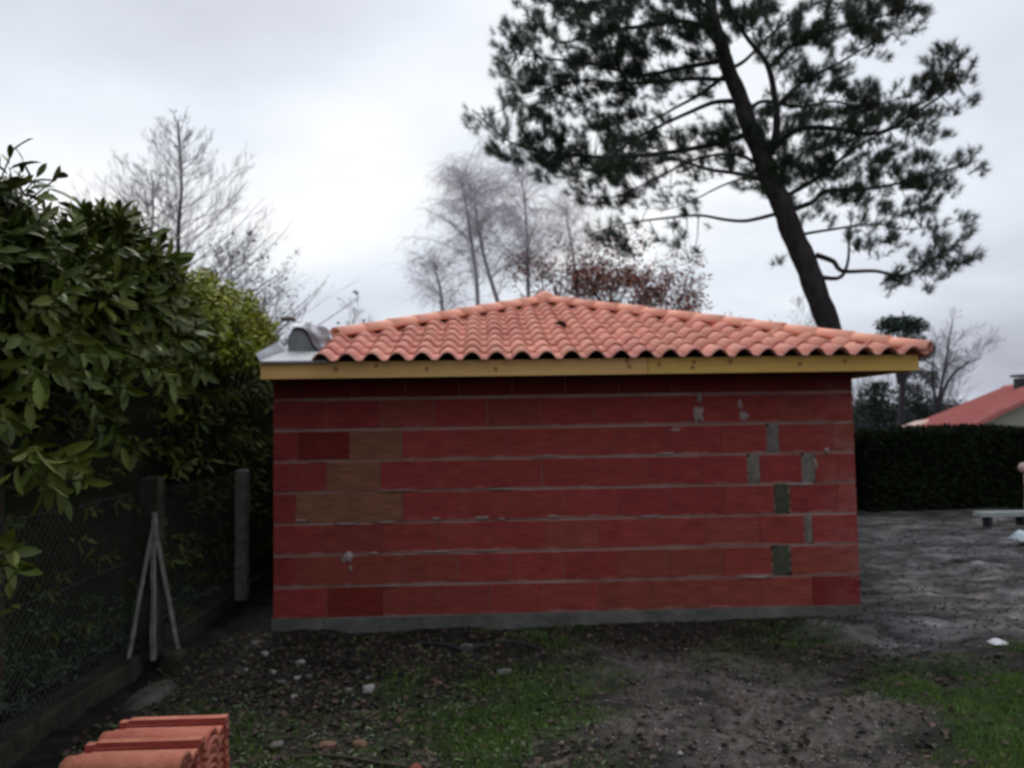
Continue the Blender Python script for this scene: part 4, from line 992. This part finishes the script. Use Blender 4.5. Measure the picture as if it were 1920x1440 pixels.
crown([(1640,745,36,1.0,.8),(1625,770,36,.8,.8),(1660,775,36,.9,.7),(1650,725,36,.6,.4)], M_FARGREEN, t, .17, 700, rng)
t = thing('evergreen_tree', (at(1720, 790, 38)[0], 38, -.9), 'wide grey-green evergreen between the umbrella pine and the bare tree', 'tree')
mb = MB(); p0 = at(1720, 720, 38); mb.tube([(p0[0], 38, -.9), p0], [.16, .08], 6); mb.build('trunk', M_BARE, t)
crown([(1725,700,38,1.1,.35),(1745,715,38,.5,.5),(1710,745,38,1.2,.9),(1740,770,38,1.1,.6)], M_FARGREEN, t, .18, 560, rng)
rngb = np.random.RandomState(44); t = thing('bare_tree', (at(1752, 780, 33)[0], 33, -.9), 'spreading bare tree with two slanting trunks right of the garage eaves', 'tree', 'leafless trees beyond the roof')
fine = MB(); tips = []
for st in ([(1752,800),(1757,760),(1770,700),(1778,650),(1786,600)], [(1756,800),(1753,750),(1748,700),(1755,640)], [(1758,765),(1775,720),(1800,690),(1840,670)]):
    w3 = smooth([[*at(a, b, 33)] for a, b in st], 4); m1 = MB(); m1.tube(w3, [.10*(1-.8*i/len(w3)) for i in range(len(w3))], 6); m1.build('trunk', M_BARE, t, True)
    for k in range(15):
        i = rngb.randint(3, len(w3)-1); az = rngb.uniform(0, 6.28); grow(fine, w3[i], np.array([math.cos(az), math.sin(az)*.8, .55]), rngb.uniform(1.0, 2.2), .022, 2, rngb, tips, bend=(0, 0, .3), nb=(4, 6), seg=5, wig=.12, rmin=.006)
stuff(fine.build('twigs', M_GREYT, t))
# thicket of small far trees reading as one mass, and a low far tree line
bl = [(x, 785-6*math.sin(x*.11)-R.uniform(0, 14), 44+R.uniform(-2, 4), 1.3, R.uniform(.7, 1.3)) for x in range(1590, 1800, 12)]
o = crown(bl, M_FARGREY, None, .16, 330, rng, 'thicket'); tag(o, 'far grey thicket filling the gap between the garage and the red roof', 'thicket', kind='stuff')
fine = MB(); tips = []
for k in range(26):
    x = 1595+k*8; p = at(x, 800, 42); grow(fine, p, np.array([rngb.normal(0, .15), 0, 1]), rngb.uniform(1.8, 3.4), .04, 2, rngb, tips, nb=(5, 7), seg=5, ang=(.3, .7), rmin=.008)
o = tag(fine.build('brushwood', M_GREYT), 'tangle of thin grey bare stems rising out of the far thicket', 'brushwood', kind='stuff')
bl = [(x, 800-R.uniform(0, 10)-.10*max(0, 1850-x)*.25, 150+R.uniform(-10, 20), 6, R.uniform(2.6, 4.2)) for x in range(1380, 2300, 26)] + [(x, 800, 150, 6, 3.5) for x in range(-700, 1380, 60)]
o = crown(bl, M_FARGREY, None, .9, 20, rng, 'far_trees'); tag(o, 'distant low tree line on the horizon', 'tree line', kind='stuff')

# clipped hedge across the back of the plot
M_CONIF = leafmat('clipped_conifer', (.007, .012, .005), (.014, .020, .008), rough=.85, spec=.1, scale=1.2)
def clipped(xp0, xp1, Y, ztop, zbot, depth, label, seed, n, m, size=.05):
    rng = np.random.RandomState(seed); x0, x1 = at(xp0, 900, Y)[0], at(xp1, 900, Y)[0]
    t = thing('clipped_hedge', ((x0+x1)/2, Y+depth/2, 0), label, 'hedge')
    nx_, nz_ = max(6, int((x1-x0)/.25)), 8; P = []; Fq = []
    prof = [(0, zbot), (-.02, zbot+.3*(ztop-zbot)), (0, zbot+.6*(ztop-zbot)), (.03, ztop-.15), (.12, ztop-.05), (depth*.5, ztop-.03), (depth-.1, ztop-.06), (depth, zbot)]
    for i in range(nx_+1):
        x = x0+(x1-x0)*i/nx_
        for (yy, zz) in prof: P.append((x, Y+yy+rng.normal(0, .02)+.05, zz+rng.normal(0, .015)))
    Fq = [(i*8+j, (i+1)*8+j, (i+1)*8+j+1, i*8+j+1) for i in range(nx_) for j in range(7)]+[tuple(range(8)), tuple(nx_*8+7-j for j in range(8))]
    mesh_obj('inner_growth', P, Fq, m, t)
    x = rng.uniform(x0, x1, n); u = rng.uniform(0, 1, n); face = u < .72; ztop = ztop + .10*(fbm(x*1.3, x*0+seed, 4, 12)-.47)
    Pl = np.where(face[:, None], np.stack([x, Y+rng.normal(0, .025, n), zbot+rng.uniform(0, 1, n)*(ztop-zbot)], 1), np.stack([x, Y+rng.uniform(0, depth, n), ztop+rng.normal(-.01, .03, n)+.04*np.sin(x*1.7)], 1))
    k = n//12; ztop = float(np.mean(ztop)); end = np.stack([x0+rng.normal(0, .05, k), Y+rng.uniform(0, depth, k), zbot+rng.uniform(0, 1, k)*(ztop-zbot)], 1)
    Vq, Fq_ = scatter_leaves(np.vstack([Pl, end]), size*1.6, rng); stuff(mesh_obj('foliage', Vq, Fq_, m, t))
YH = 9.0
hb = at(1750, 962, YH); ht = at(1750, 799, YH)
clipped(1634, 2600, YH, ht[2]-.085, -.15, 1.2, 'long dark clipped hedge across the back of the plot below the red roof', 51, 52000, M_CONIF)
M_CONIF2 = leafmat('scruffy_conifer', (.018, .026, .014), (.034, .045, .024), rough=.85, spec=.1, scale=1.2)
clipped(700, 1634, YH+.6, at(1615, 826, YH+.6)[2], -.15, 1.0, 'lower greyer shrub hedge between the garage corner and the long dark hedge', 52, 40000, M_CONIF2)
# right hand house
M_ROOF2 = mat('far_roof_clay', (.40, .13, .115), (.50, .19, .165), scale=2, rough=.85, spec=.2, objrand=.04)
M_ROOF3 = mat('far_roof_pale', (.52, .36, .30), (.62, .46, .40), scale=2, rough=.85, spec=.2)
M_CREAM = mat('cream_render', (.36, .34, .27), (.44, .42, .34), scale=2, rough=.9)
hs = thing('house', (at(1900, 900, 24)[0], 24, -.9), 'neighbouring cream house with a red tiled roof behind the clipped hedge', 'house')
# roof plane from pixels on two depth planes: verge near, verge far
vn0, vn1 = at(1796, 812, 21.5), at(1995, 714, 21.5); vf0, vf1 = at(1700, 803, 31), at(1882, 729, 31)
def quad(a, b, c, d): return [a, b, c, d], [(0, 1, 2, 3)]
th_ = np.array([0, 0, -.14])
mb = MB(); mb.add([vn0, vn1, vf1, vf0, vn0+th_, vn1+th_, vf1+th_, vf0+th_], [(0,1,2,3),(4,7,6,5),(0,4,5,1),(1,5,6,2),(2,6,7,3),(3,7,4,0)])
rf = mb.build('roof', M_ROOF2, hs)
# other slope
rn, rfz = vn1, vf1; en = vn1+(vn1-vn0)*np.array([1, 1, -1]); ef = vf1+(vf1-vf0)*np.array([1, 1, -1])
mb = MB(); mb.add([rn, en, ef, rfz, rn+th_, en+th_, ef+th_, rfz+th_], [(0,1,2,3),(4,7,6,5),(0,4,5,1),(1,5,6,2),(2,6,7,3),(3,7,4,0)]); mb.build('roof_slope', M_ROOF2, hs)
# tile courses as raised ribs running up the slope
mb = MB(); nrib = 44
for i in range(nrib):
    f = (i+.5)/nrib; a = vn0*(1-f)+vf0*f; b = vn1*(1-f)+vf1*f; up_ = np.array([0, 0, .035])
    pts = [a+up_+(b-a)*t for t in np.linspace(0, 1, 9)]; mb.tube(pts, .075, 5)
stuff(mb.build('tile_rows', M_ROOF2, hs))
mb = MB(); mb.tube([vn1+[0, 0, .05], vf1+[0, 0, .05]], .12, 6); mb.build('ridge', M_ROOF2, hs)
# gable wall
a = vn0+(vn1-vn0)*.30+np.array([0, .5, -.16]); b = vn1+np.array([0, .5, -.16]); c = vn0+(vn1-vn0)*1.0+(en-vn1)*.7+np.array([0, .5, -.16])
mb = MB(); mb.add([(a[0], a[1], -.9), (c[0], c[1], -.9), c, b, a]+[(a[0]+2.6, 29, -.9), (c[0]+2, 29, -.9), (c[0]+2, 29, c[2]), (b[0]+2, 29, b[2]-.3), (a[0]+2.6, 29, a[2]-.1)],
       [(0,1,2,3,4), (9,8,7,6,5), (0,4,9,5), (1,6,7,2)]); mb.build('gable_wall', M_CREAM, hs)
p = at(1926, 728, 26); mb = MB(); mb.box(p[0]-.25, p[0]+.25, 26, 26.5, p[2]-.6, p[2]+.45); ch = mb.build('chimney', M_DARKM, hs)
mb = MB(); mb.box(p[0]-.34, p[0]+.34, 25.92, 26.58, p[2]+.50, p[2]+.60); mb.build('chimney_cap', M_DARKM, ch)
lt = MB(); q0, q1, q2, q3 = at(1684, 801, 30.5), at(1735, 801, 28.5), at(1742, 786, 28.8), at(1718, 789, 31); lt.add([q0, q1, q2, q3, q0+th_, q1+th_, q2+th_, q3+th_], [(0,1,2,3),(4,7,6,5),(0,4,5,1),(1,5,6,2),(2,6,7,3),(3,7,4,0)])
o = lt.build('lean_to_roof', M_ROOF3, hs); o['label'] = 'paler low roof at the far end of the red one'
# tiny far roof seen past the garage corner
p = at(1616, 820, 60); f_ = thing('far_house', (p[0], 60, -.9), 'tiny far house with a pale pink roof peeping past the garage corner', 'house')
mb = MB(); mb.add([p+[-.8, 0, -.25], p+[.55, 0, -.25], p+[.35, .8, .22], p+[-.6, .8, .22], p+[.45, 2, -.25], p+[-.7, 2, -.25]], [(0,1,2,3), (3,2,4,5), (0,3,5), (1,4,2)]); mb.build('roof', mat('far_pink', (.60, .40, .36), (.66, .46, .42)), f_)
mb = MB(); mb.box(p[0]-.7, p[0]+.45, 60.1, 61.9, -.9, p[2]-.25); mb.build('wall', M_CREAM, f_)

# ------------------------------------------------------------------ small things on the ground
def zg_(c): return gz(c[0], c[1])
p0, p1 = ground_at(1832, 966, .18), ground_at(1914, 964, .18)
M_BOARD = mat('pale_board', (.25, .27, .25), (.36, .38, .35), scale=6, rough=.8)
bd = thing('plank_bench', tuple((p0+p1)/2*np.array([1, 1, 0])), 'pale plank lying level on two dark blocks before the hedge', 'plank')
Yb = p0[1]; mb = MB(); mb.box(p0[0], p1[0]+.25, Yb-.12, Yb+.12, .16, .235); mb.build('plank', M_BOARD, bd)
for x in (p0[0]+.15, p1[0]-.05): mb = MB(); mb.box(x, x+.06, Yb-.10, Yb+.10, -.12, .157); mb.build('support', M_DARKM, bd)
c = ground_at(1927, 968, 0); M_PINK = mat('pale_pink_plastic', (.38, .24, .22), (.50, .36, .34), scale=8, rough=.6)
ps = thing('garden_post', (c[0], c[1], 0), 'pale pinkish post with a round knob standing at the end of the plank', 'post')
hgt = float(at(1920, 872, c[1])[2]); mb = MB(); mb.tube([(c[0], c[1], -.05), (c[0], c[1], .10), (c[0]+.02, c[1], hgt*.55), (c[0], c[1], hgt-.12)], [.10, .055, .045, .04], 8); mb.build('shaft', M_PINK, ps, True)
mb = MB(); mb.tube([(c[0]-.03, c[1], hgt-.15+.15*(1-math.cos(t))*.66) for t in np.linspace(0, math.pi, 7)], [max(.01, .10*math.sin(t)) for t in np.linspace(.1, math.pi-.1, 7)], 10); mb.build('knob', M_PINK, ps, True)
c = ground_at(1700, 950, 0); mb = MB(); mb.tube([(c[0], c[1], -.1), (c[0]+.01, c[1], .12), (c[0]-.02, c[1], .24)], [.055, .05, .035], 7)
tag(mb.build('tree_stump', M_TWIG), 'small brown stump sticking up at the foot of the dark hedge', 'stump')
def sheet(px, py, sx, sy, h, m, label, cat, name, seed, res=7):
    c = ground_at(px, py, 0); z = zg_(c); rr = np.random.RandomState(seed); P = []
    for j in range(res):
        for i in range(res):
            fx, fy = i/(res-1)-.5, j/(res-1)-.5; P.append((c[0]+fx*sx*(1-.5*abs(fy))+rr.normal(0, sx*.02), c[1]+fy*sy+rr.normal(0, sy*.02), z+.01+h*(.5+.5*math.cos(fx*3+1))*(.6+.4*math.cos(fy*5))*max(0, 1-3.2*max(abs(fx), abs(fy))**2)+rr.uniform(0, h*.15)))
    mb = MB(); mb.add(P, [(j*res+i, j*res+i+1, (j+1)*res+i+1, (j+1)*res+i) for i in range(res-1) for j in range(res-1)]); o = mb.build(name, m, None, False)
    s_ = o.modifiers.new('t', 'SOLIDIFY'); s_.thickness = .006; return tag(o, label, cat)
M_WHITE = mat('white_plastic', (.60, .62, .62), (.75, .76, .76), scale=8, rough=.5)
M_BLUEW = mat('bluish_plastic', (.40, .48, .52), (.55, .62, .66), scale=8, rough=.4)
sheet(1872, 1195, .17, .13, .05, M_WHITE, 'bright white scrap of plastic on the mud by the grass edge', 'plastic scrap', 'plastic_scrap', 3)
sheet(1922, 1022, .35, .42, .18, M_BLUEW, 'crumpled bluish-white plastic bag on the rutted mud', 'plastic bag', 'plastic_bag', 4)
M_STONE = mat('pale_stone', (.17, .16, .145), (.34, .33, .31), scale=14, rough=.9, bump=.4)
M_STONEG = mat('dull_stone', (.08, .075, .068), (.16, .15, .14), scale=14, rough=.9, bump=.4)
M_STONEB = mat('brown_stone', (.10, .055, .038), (.20, .11, .075), scale=14, rough=.9, bump=.4)
stones = [(497,1225,.050,.035,M_STONE,'elongated pale stone nearest the left corner of the garage wall'),(562,1241,.060,.04,M_STONE,'pale pointed stone just below the one nearest the corner'),(591,1237,.025,.02,M_STONEG,'pebble touching the pointed pale stone on its right'),
 (461,1253,.028,.024,M_STONE,'small round pale stone closest to the fence'),(513,1259,.034,.030,M_STONE,'bright round white stone in the dark soil'),(557,1273,.040,.028,M_STONE,'pale stone right of the two with a longer stone beside it'),
 (578,1268,.042,.022,M_STONEG,'dull sliver of stone leaning towards the wall beside a pale stone'),(527,1280,.046,.018,M_STONEG,'flat dull stone lying below the bright round white one'),(552,1302,.036,.025,M_STONE,'pale stone lowest in the scatter by the fence'),
 (461,1305,.020,.032,M_STONEG,'narrow grey stone near the plinth'),(691,1289,.080,.045,M_STONE,'largest pale stone on the dark ground before the wall'),(653,1293,.040,.032,M_STONEG,'grey stone just left of the largest pale one'),
 (946,1259,.085,.034,M_STONEG,'flat pale stone with a tail halfway along the wall'),(822,1280,.040,.03,M_STONEB,'pinkish stone between the largest and the flat pale stone'),(675,1391,.062,.050,M_STONEB,'tan stone near the bottom of the picture in leaf litter'),
 (614,1391,.075,.048,M_STONEB,'brown rounded stone left of the tan one'),(748,1349,.036,.028,M_STONEB,'orange-brown chip at the edge of the central grass'),(519,1394,.070,.022,M_STONEG,'long grey splinter of stone right of the stacked tiles'),
 (875,1212,.080,.035,M_STONEG,'grey clod of mortar lying against the black cable'),(480,1205,.075,.05,M_STONEG,'grey rubble lump at the foot of the left wall corner'),(690,1268,.030,.02,M_STONEG,'grey pebble just above the largest pale stone'),
 (1340,1375,.022,.018,M_STONE,'white pebble in the middle of the sandy patch'),(1276,1419,.026,.020,M_STONE,'pale pebble low on the sandy patch'),(780,1437,.07,.05,mat('brick_chip', (.12, .03, .022), (.18, .05, .035)),'broken bit of red brick at the bottom edge of the grass')]
for k, (px, py, a, b, m, lb) in enumerate(stones):
    c = ground_at(px, py, 0); z = zg_(c); c = ground_at(px, py, z+b*.4); lump('stone', (c[0], c[1], zg_(c)+b*.25), a*.85, a*.62, b*.62, m, 100+k, lb, 'stone', 'stones lying on the bare ground')
# cable and sticks
def line3(pts, r_, m, name, label, cat, lift=.01):
    w3 = []
    for a, b in pts:
        c = ground_at(a, b, 0); z = zg_(c); c = ground_at(a, b, z); w3.append([c[0], c[1], zg_(c)+lift])
    w3 = smooth(w3, 5); mb = MB(); mb.tube(w3, r_, 6); return tag(mb.build(name, m, None, True), label, cat)
line3([(780,1208),(830,1214),(870,1221),(905,1213),(950,1205),(990,1212),(1020,1222)], .014, M_DARKM, 'black_cable', 'black cable snaking over the soil in front of the wall', 'cable', .012)
line3([(545,1424),(600,1422),(650,1426),(710,1436),(770,1440)], .010, M_TWIG, 'fallen_stick', 'dark fallen stick lying at the bottom of the picture', 'stick', .015)
line3([(340,1395),(300,1420),(270,1440)], .010, M_TWIG, 'fallen_twig', 'thin twig hidden behind the stacked tiles', 'twig', .012) if False else None

# litter, clods, pebbles, grass: nobody could count these
def gscatter(n, poly_px, rng):
    P = []
    poly = gp(poly_px); pa = np.array(poly); x0, y0 = pa.min(0); x1, y1 = pa.max(0)
    while len(P) < n:
        x = rng.uniform(x0, x1, n*3); y = rng.uniform(y0, y1, n*3); k = polydist(x, y, poly) > 0
        # thin out with distance so that cover looks alike everywhere
        d = np.hypot(x-CAM[0], y-CAM[1]); k &= rng.uniform(0, 1, n*3) < np.clip((4.2/d)**1.3, 0, 1); k &= ~((x > -.02) & (x < WX+.02) & (y > -.03)); k &= x > FXL+.11
        P += list(zip(x[k], y[k]))
    return np.array(P[:n])
FRONT = [(60,1480),(330,1230),(475,1185),(1640,1160),(2000,1180),(2100,1500),(330,1500)]
rng = np.random.RandomState(77)
M_LITTER = mat('dead_leaf', (.020, .013, .009), (.085, .060, .042), scale=20, rough=.8, island=.5)
M_WEED = leafmat('weed_leaf', (.028, .060, .012), (.065, .110, .022), rough=.5)
M_GRAVEL = mat('gravel', (.07, .058, .05), (.26, .23, .21), scale=16, rough=.9, island=.5)
M_CLOD = mat('soil_clod', (.010, .008, .007), (.035, .030, .026), scale=20, rough=.95, island=.35)
def place(n, poly, lift=.004):
    P2 = gscatter(n, poly, rng); z = height(P2[:, 0][None], P2[:, 1][None])[0]; g, s, m = masks(P2[:, 0][None], P2[:, 1][None]); return np.stack([P2[:, 0], P2[:, 1], z+lift], 1), g[0], s[0], m[0]
P, g, s, m = place(14000, FRONT); k = rng.uniform(0, 1, len(P)) < .75*(1-g*.8)*(1-s*.85)*(1-m)
D = rng.normal(0, 1, P.shape); D[:, 2] *= .25; Nn = rng.normal(0, .35, P.shape)+[0, 0, 1]
Vq, Fq = scatter(LQ, LQF, P[k], D[k], Nn[k], rng.uniform(.018, .070, k.sum())); tag(mesh_obj('leaf_litter', Vq, Fq, M_LITTER), 'dead brown leaves littering the dark soil', 'leaf litter', kind='stuff')
P, g, s, m = place(9000, FRONT); k = rng.uniform(0, 1, len(P)) < (.28+.6*g)*(1-s)*(1-m); k &= (P[:, 0] < 2.6)
D = rng.normal(0, 1, P.shape); D[:, 2] = .5; Nn = rng.normal(0, .4, P.shape)+[0, 0, 1]
Vq, Fq = scatter(LV, LF, P[k], D[k], Nn[k], rng.uniform(.02, .055, k.sum())); tag(mesh_obj('weeds', Vq, Fq, M_WEED, None, True), 'small green weeds creeping over the soil before the wall', 'weeds', kind='stuff')
OV = np.array([(1,0,0),(0,1,0),(-1,0,0),(0,-1,0),(0,0,.7),(0,0,-.5)])*.5; OF = np.array([(0,1,4),(1,2,4),(2,3,4),(3,0,4),(1,0,5),(2,1,5),(3,2,5),(0,3,5)])
P, g, s, m = place(26000, FRONT, .002); k = rng.uniform(0, 1, len(P)) < (.10+.9*s)*(1-g); n = k.sum()
sz = .006+.022*rng.uniform(0, 1, n)**4
Vq, Fq = scatter(OV, OF, P[k], rng.normal(0, 1, (n, 3))*[1, 1, .2], rng.normal(0, .3, (n, 3))+[0, 0, 1], sz); tag(mesh_obj('gravel', Vq, Fq, M_GRAVEL), 'fine gravel over the sandy patch', 'gravel', kind='stuff')
MUDP = [(1600,975),(1925,960),(2100,960),(2100,1230),(1560,1230),(1560,1170),(1612,1140)]
P1_, g, s, m = place(5000, FRONT, .0); P2_, g2, s2, m2 = place(5000, MUDP, .0); P = np.vstack([P1_, P2_]); g = np.concatenate([g, g2]); k = rng.uniform(0, 1, len(P)) < (1-g); n = k.sum()
Vq, Fq = scatter(OV, OF, P[k], rng.normal(0, 1, (n, 3))*[1, 1, .2], rng.normal(0, .4, (n, 3))+[0, 0, 1], .010+.035*rng.uniform(0, 1, n)**3); tag(mesh_obj('soil_clods', Vq, Fq, M_CLOD, None, True), 'crumbled clods of dark soil and mud', 'soil clods', kind='stuff')
M_GRASS = leafmat('grass_blade', (.034, .085, .010), (.090, .150, .018), rough=.6, spec=.2, island=.4, scale=2)
BT = np.array([(0, .5, 0), (0, -.5, 0), (.55, .32, .04), (.55, -.32, .04), (1, 0, .0)]); BF = np.array([(0, 1, 3), (0, 3, 2), (2, 3, 4)])
P, g, s, m = place(110000, FRONT, -.004); k = rng.uniform(0, 1, len(P)) < np.clip(g*1.2-.12, 0, 1)+.025; P = P[k]; n = len(P)
D = rng.normal(0, .55, (n, 3)); D[:, 2] = 1; Nn = np.cross(D, rng.normal(0, 1, (n, 3)))
Vq, Fq = scatter(BT, BF, P, D, Nn, rng.uniform(.022, .058, n), np.full(n, .0055)); tag(mesh_obj('grass', Vq, Fq, M_GRASS), 'short rough grass in patches before the garage', 'grass', kind='stuff')
MEADOW = [(1625,1000),(1700,952),(1925,950),(1925,990),(1700,1000)]

# ------------------------------------------------------------------ stacked roof tiles, bottom left
def stack_tile_mesh():
    # axis along x (.45 m), profile over y: barrel in front, pan, raised rib behind
    prof = []
    for i in range(11):
        t = math.pi*i/10; prof.append((.070-.066*math.cos(t)*1.0, .046*math.sin(t)))
    prof = [(-.004, -.004)] + prof + [(.160, .008), (.196, .010), (.204, -.008), (.220, -.010), (.226, .032), (.262, .034), (.268, .0)]
    th = -.013; n = len(prof); V = []
    for (x, sc_, dz) in ((0, .90, 0), (.03, .90, 0), (.045, .97, .004), (.42, 1.0, .004), (.45, 1.03, .004)):
        for (y, z) in prof: V.append((x, .13+(y-.13)*sc_, z*sc_+dz))
    for (x, sc_, dz) in ((0, .86, th), (.45, .98, th)):
        for (y, z) in prof: V.append((x, .13+(y-.13)*sc_, z*sc_+dz))
    F = []
    for a in range(4):
        for i in range(n-1): F.append((a*n+i, (a+1)*n+i, (a+1)*n+i+1, a*n+i+1))
    for i in range(n-1): F.append((5*n+i, 5*n+i+1, 6*n+i+1, 6*n+i)); F.append((i, i+1, 5*n+i+1, 5*n+i)); F.append((4*n+i, 6*n+i, 6*n+i+1, 4*n+i+1))
    F.append((0, 5*n, 6*n, 4*n, 3*n, 2*n, n)); F.append((n-1, 2*n-1, 3*n-1, 4*n-1, 5*n-1, 7*n-1, 6*n-1))
    me = bpy.data.meshes.new('stack_tile'); me.from_pydata(V, [], F); me.materials.append(M_STACK); me.materials.append(M_STACK_SHADE); me.polygons.foreach_set('use_smooth', [False]*len(F))
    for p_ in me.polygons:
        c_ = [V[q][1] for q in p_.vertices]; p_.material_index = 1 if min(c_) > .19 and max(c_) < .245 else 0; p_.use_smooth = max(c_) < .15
    return me
sm_ = stack_tile_mesh()
grp = 'roof tiles in two neat stacks at the bottom left'
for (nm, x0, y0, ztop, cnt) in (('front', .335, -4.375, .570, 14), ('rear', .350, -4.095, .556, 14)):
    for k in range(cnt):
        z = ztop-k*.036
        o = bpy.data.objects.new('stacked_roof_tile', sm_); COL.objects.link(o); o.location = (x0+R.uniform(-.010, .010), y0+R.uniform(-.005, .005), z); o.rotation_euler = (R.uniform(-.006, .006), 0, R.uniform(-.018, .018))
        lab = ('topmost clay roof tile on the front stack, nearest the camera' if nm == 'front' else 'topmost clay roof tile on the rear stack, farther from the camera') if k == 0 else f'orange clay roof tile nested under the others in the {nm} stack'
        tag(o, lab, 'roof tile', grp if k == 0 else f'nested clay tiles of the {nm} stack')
M_PAL = mat('pallet_wood', (.16, .11, .07), (.26, .19, .12), scale=3, rough=.9, stretch=(1, 6, 1))
pal = thing('pallet', (.57, -4.1, 0), 'grey wooden pallet carrying the two stacks of roof tiles', 'pallet')
for y in (-4.42, -4.24, -4.06, -3.88): mb = MB(); mb.box(.25, .90, y, y+.10, .085, .107); mb.build('slat', M_PAL, pal)
for x in (.27, .54, .81): mb = MB(); mb.box(x, x+.07, -4.44, -3.77, -.02, .083); mb.build('bearer', M_PAL, pal)
